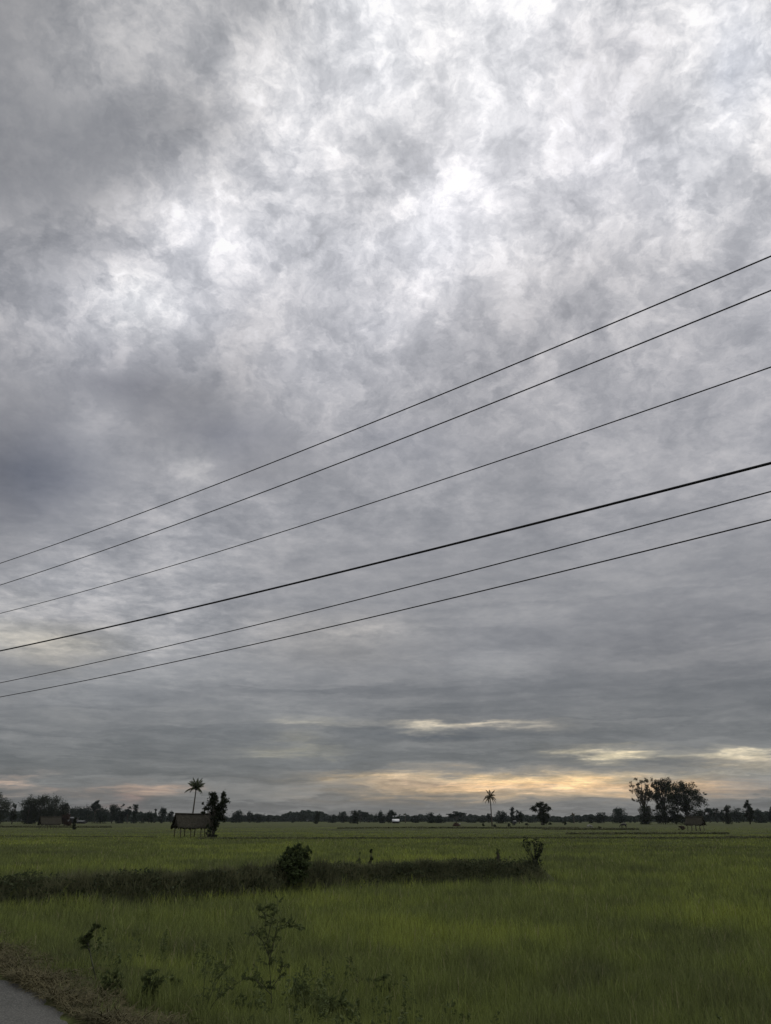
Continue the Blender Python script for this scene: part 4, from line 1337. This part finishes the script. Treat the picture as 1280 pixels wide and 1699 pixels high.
# ------------------------------------------------------------------ field huts
def hut(label, x, yb, L, Wd, Hp, Hr, rot, posts=4, name='field_hut', group='thatched field huts on posts'):
    """thatched roof on posts; the gable faces the local -x end"""
    rng = np.random.default_rng(int(x))
    dd = pix_dir(x, yb)
    d = CAM_Z * dd[1] / -dd[2]
    p = place(x, d)
    root = empty(name, (p[0], p[1], -0.02), rot)
    tag(root, label, 'hut', group)
    e, r = Hp, Hp + Hr
    hl, hw = L / 2, Wd / 2
    th = 0.14
    # two roof slopes of thick uneven thatch
    for sg in (-1, 1):
        nx, ny = 26, 10
        V = []
        for layer in (0, 1):
            for i in range(nx + 1):
                for j in range(ny + 1):
                    u = i / nx; v = j / ny
                    xx = -hl - .25 + (L + .5) * u
                    rag = (rng.uniform(-.10, .06) if j == ny else 0)
                    yy = sg * (v * (hw + .25))
                    zz = r - v * (Hr + .18) + rag * 1.6 + rng.normal(0, .035) - 0.05 * math.sin(math.pi * u) - (th if layer else 0)
                    V.append((xx + (rng.uniform(-.06, .06) if i in (0, nx) else 0), yy, zz))
        k = ny + 1; off = (nx + 1) * k
        Q = []
        for i in range(nx):
            for j in range(ny):
                a = i * k + j
                Q.append([a, a + 1, a + k + 1, a + k]); Q.append([off + a, off + a + k, off + a + k + 1, off + a + 1])
        for i in range(nx):
            a = i * k + ny
            Q.append([a, a + off, a + off + k, a + k])
        for j in range(ny):
            Q.append([j, j + off, j + off + 1, j + 1]); a = nx * k + j
            Q.append([a, a + 1, a + off + 1, a + off])
        m = MB(); m.add(V, Q)
        m.build('roof_slope', M['thatch'], root)
    rc = MB(); rc.tube([(-hl - .28, 0, r + .02), (0, 0, r - .03), (hl + .28, 0, r + .02)], .11, 7)
    rc.build('ridge_cap', M['thatch'], root)
    for sx in (-1, 1):
        g = MB()
        xg = sx * (hl - .05)
        g.add([(xg - .04, -hw - .12, e - .1), (xg - .04, hw + .12, e - .1), (xg - .04, 0, r - .14), (xg + .04, -hw - .12, e - .1), (xg + .04, hw + .12, e - .1), (xg + .04, 0, r - .14)],
              [[0, 1, 4, 3], [1, 2, 5, 4], [2, 0, 3, 5]], [[0, 2, 1], [3, 4, 5]])
        g.build('gable', M['thatch_dark'], root)
    for i in range(posts):
        for sg in (-1, 1):
            xx = -hl + .25 + (L - .5) * i / (posts - 1)
            m = MB(); m.tube([(xx + rng.normal(0, .05), sg * (hw - .1), -0.05), (xx, sg * (hw - .12), e * .5), (xx + rng.normal(0, .03), sg * (hw - .15), e + .1)], .065, 7)
            m.build('post', M['post'], root)
    for sg in (-1, 1):
        m = MB(); m.tube([(-hl, sg * (hw - .15), e - .03), (hl, sg * (hw - .15), e - .03)], .05, 6); m.build('beam', M['post'], root)
    return root


hut('thatched hut on thin posts in front of the tall coconut palm, the largest hut', 322, 1390, 4.6, 2.5, 1.50, 1.42, math.radians(33), 4)
hut('dark brown thatched hut on posts below the tall dark clump, left side of the field', 84, 1375.5, 4.6, 2.6, 1.35, 1.55, math.radians(38), 4)
hut('small pale-roofed hut with its dark gable facing right, under the tall grove', 1153, 1378.5, 3.1, 2.3, 1.45, 1.35, math.radians(180 - 42), 4)
make_tree('low_bush', 'dark weeds tangled round the right-hand posts of the largest hut', 347, 12, 1368, 104, 'bush', 'leaf_dark', seed=310, cat='bush', dens=1.3, leafsize=.09)


def house(label, x, yb, w, hwall, hroof, depth, wall, roof, rot=0.0, name='house', shed=False, d=None):
    if d is None:
        dd = pix_dir(x, yb)
        d = CAM_Z * dd[1] / -dd[2]
    p = place(x, d)
    root = empty(name, (p[0], p[1], -0.05), rot)
    tag(root, label, 'house', 'small houses along the far edge of the fields')
    W = w * K * d
    m = MB()
    m.box((0, 0, hwall / 2), (W * .94, depth, hwall))
    m.build('wall', M[wall], root)
    for k in (-1, 1):
        q = MB(); q.box((k * W * .24, -depth / 2 - .03, hwall * .52), (W * .13, .06, hwall * .40)); q.build('window', M['hole'], root)
    q = MB(); q.box((0, -depth / 2 - .03, hwall * .40), (W * .13, .06, hwall * .78)); q.build('door', M['hole'], root)
    r = MB()
    hx = W / 2; hy = depth / 2 + .4; t = .12
    for sg in (-1, 1):
        P = [(-hx, 0, hwall + hroof), (hx, 0, hwall + hroof), (hx, sg * hy, hwall - .1), (-hx, sg * hy, hwall - .1)]
        P = P + [(a, b, c + t) for a, b, c in P]
        r.hexa(P if sg < 0 else [P[i] for i in (0, 3, 2, 1, 4, 7, 6, 5)])
    r.build('roof', M[roof], root)
    return root


house('small grey house with dull roof in front of the tall dark clump', 51, 1365.0, 17, 1.9, .8, 4.5, 'tin_old', 'tin_old')
house('pale metal-roofed shed right of the white gable spike', 122, 1353, 13, 3.0, .7, 6, 'hole', 'tin_old', d=520)
house('long low pale-roofed shed below the hedge trees on the left', 136, 1360, 12, 1.1, .6, 4, 'hole', 'tin_old', d=490)
house('tiny white-roofed house in the centre of the far treeline', 657, 1363, 12, 1.2, 1.3, 5, 'thatch_dark', 'tin', d=540)
house('tiny dull-roofed shed between the mound-shaped tree and the branchy tree', 854, 1364, 5, 1.2, .5, 3, 'tin_old', 'tin_old', d=480)


def white_spire():
    d = 515
    p = place(113, d)
    root = empty('gable_tower', (p[0], p[1], -.05))
    tag(root, 'narrow white pointed gable tower at the right end of the tall dark clump', 'tower')
    zt = top_z(1342.5, d); zb = top_z(1351, d)
    m = MB(); m.box((0, 0, zb / 2), (1.5, 1.5, zb)); m.build('tower', M['white_wall'], root)
    s = MB(); h = .75
    s.add([(-h, -h, zb), (h, -h, zb), (h, h, zb), (-h, h, zb), (0, 0, zt)], [[0, 3, 2, 1]], [[0, 1, 4], [1, 2, 4], [2, 3, 4], [3, 0, 4]])
    s.build('spire', M['white_wall'], root)


white_spire()


# ------------------------------------------------------------------ grazing cattle
def beast(name, label, x, yb, length, mat, face=-1):
    """a grazing animal: one skinned body with its head down to the grass"""
    dd = pix_dir(x, yb)
    d = CAM_Z * dd[1] / -dd[2]
    p = place(x, d)
    s = length / 2.0
    J = {  # joint: (along, side, up, radius)
        'hip': (0.62, 0, 1.10, .27), 'back': (0.1, 0, 1.05, .34), 'chest': (-.45, 0, 1.08, .32), 'neck': (-.80, 0, .95, .19), 'poll': (-1.08, 0, .62, .13), 'face': (-1.2, 0, .36, .10), 'muzzle': (-1.27, 0, .18, .075),
        'tail1': (.88, 0, 1.12, .05), 'tail2': (.98, 0, .75, .025), 'tail3': (.99, 0, .45, .035),
    }
    E = [('hip', 'back'), ('back', 'chest'), ('chest', 'neck'), ('neck', 'poll'), ('poll', 'face'), ('face', 'muzzle'), ('hip', 'tail1'), ('tail1', 'tail2'), ('tail2', 'tail3')]
    for sd, sn in ((-1, 'l'), (1, 'r')):
        J['sh' + sn] = (-.50 + .05 * sd, .17 * sd, .80, .15); J['kn' + sn] = (-.52 + .10 * sd, .17 * sd, .42, .075); J['ff' + sn] = (-.52 + .12 * sd, .17 * sd, .03, .06)
        J['th' + sn] = (.62, .17 * sd, .85, .18); J['st' + sn] = (.52 - .05 * sd, .18 * sd, .62, .11); J['hk' + sn] = (.74 - .08 * sd, .17 * sd, .40, .065); J['hf' + sn] = (.66 - .08 * sd, .17 * sd, .03, .055)
        J['ear' + sn] = (-1.0, .24 * sd, .66, .03); J['horn' + sn] = (-.98, .16 * sd, .82, .022)
        E += [('chest', 'sh' + sn), ('sh' + sn, 'kn' + sn), ('kn' + sn, 'ff' + sn), ('hip', 'th' + sn), ('th' + sn, 'st' + sn), ('st' + sn, 'hk' + sn), ('hk' + sn, 'hf' + sn), ('poll', 'ear' + sn), ('poll', 'horn' + sn)]
    names = list(J)
    me = bpy.data.meshes.new(name)
    me.from_pydata([(-face * J[k][0] * s, J[k][1] * s, J[k][2] * s) for k in names], [(names.index(a), names.index(b)) for a, b in E], [])
    o = bpy.data.objects.new(name, me)
    link(o)
    o.location = (p[0], p[1], 0.0)
    me.materials.append(mat)
    sk = o.modifiers.new('skin', 'SKIN')
    for v, k in zip(me.skin_vertices[0].data if me.skin_vertices else [], names):
        v.radius = (J[k][3] * s, J[k][3] * s)
    if not me.skin_vertices:
        import bmesh
        bm = bmesh.new(); bm.from_mesh(me)
        ly = bm.verts.layers.skin.verify()
        for v, k in zip(bm.verts, names):
            v[ly].radius = (J[k][3] * s, J[k][3] * s)
            v[ly].use_root = (k == 'hip')
        bm.to_mesh(me); bm.free()
    sb = o.modifiers.new('subsurf', 'SUBSURF'); sb.levels = 1; sb.render_levels = 2
    tag(o, label, 'cattle')
    return o


beast('cow', 'pale cow grazing in the far field between the isolated tree and the dark clump', 977.5, 1375.0, 1.5, M['hide_white'], 1)
beast('buffalo', 'black buffalo grazing below the big round domed tree', 1034, 1374.0, 1.9, M['hide_black'], -1)


# ------------------------------------------------------------------ power and telephone cables
WX = [0, 300, 620, 940, 1240]
WIRES = [
    ([935, 825.6, 702, 568, 441.5], 0.0062, 'topmost black cable crossing the sky'),
    ([971, 867, 747, 620, 497.7], 0.0062, 'second cable from the top crossing the sky'),
    ([1018, 934, 834, 727.5, 622], 0.0052, 'third cable from the top, thin and well apart from its neighbours'),
    ([1080, 1013, 935.5, 855.6, 778.5], 0.0112, 'thickest black cable, fourth from the top'),
    ([1133, 1067, 988.5, 906, 826], 0.0056, 'thin cable just below the thickest one'),
    ([1156.5, 1096, 1023, 947, 872], 0.0056, 'lowest cable crossing the sky'),
]


def wires():
    a = math.radians(-50)
    u = np.array([math.sin(a), math.cos(a)]); n = np.array([math.cos(a), -math.sin(a)])
    for ys, rad, label in WIRES:
        S = []; Z = []
        for x, y in zip(WX, ys):
            r = pix_dir(x, y); t = 7.0 / (r[:2] @ n); q = r * t
            S.append(q[:2] @ u); Z.append(q[2] + CAM_Z)
        c = np.polyfit(S, Z, 2)
        s = np.linspace(-16, 34, 90)
        z = np.polyval(c, s)
        P = np.stack([n[0] * 7 + u[0] * s, n[1] * 7 + u[1] * s, z], -1)
        m = MB(); m.tube(P, rad * 1.25, 8)
        mid = P[len(P) // 2]
        o = m.build('overhead_cable', M['cable'], None, smooth=True)
        tag(o, label, 'cable', 'overhead cables crossing the sky')


wires()


# ------------------------------------------------------------------ the evening air
def haze():
    m = bpy.data.materials.new('evening_air')
    m.use_nodes = True
    t = m.node_tree; t.nodes.clear()
    v = t.nodes.new('ShaderNodeVolumePrincipled')
    v.inputs['Color'].default_value = (0.86, 0.93, 1.0, 1)
    v.inputs['Density'].default_value = 0.000035
    v.inputs['Anisotropy'].default_value = 0.0
    out = t.nodes.new('ShaderNodeOutputMaterial')
    t.links.new(v.outputs[0], out.inputs['Volume'])
    mb = MB(); mb.box((0, 0, 19), (3300, 3300, 42))
    o = mb.build('haze', m)
    tag(o, kind='stuff')


haze()
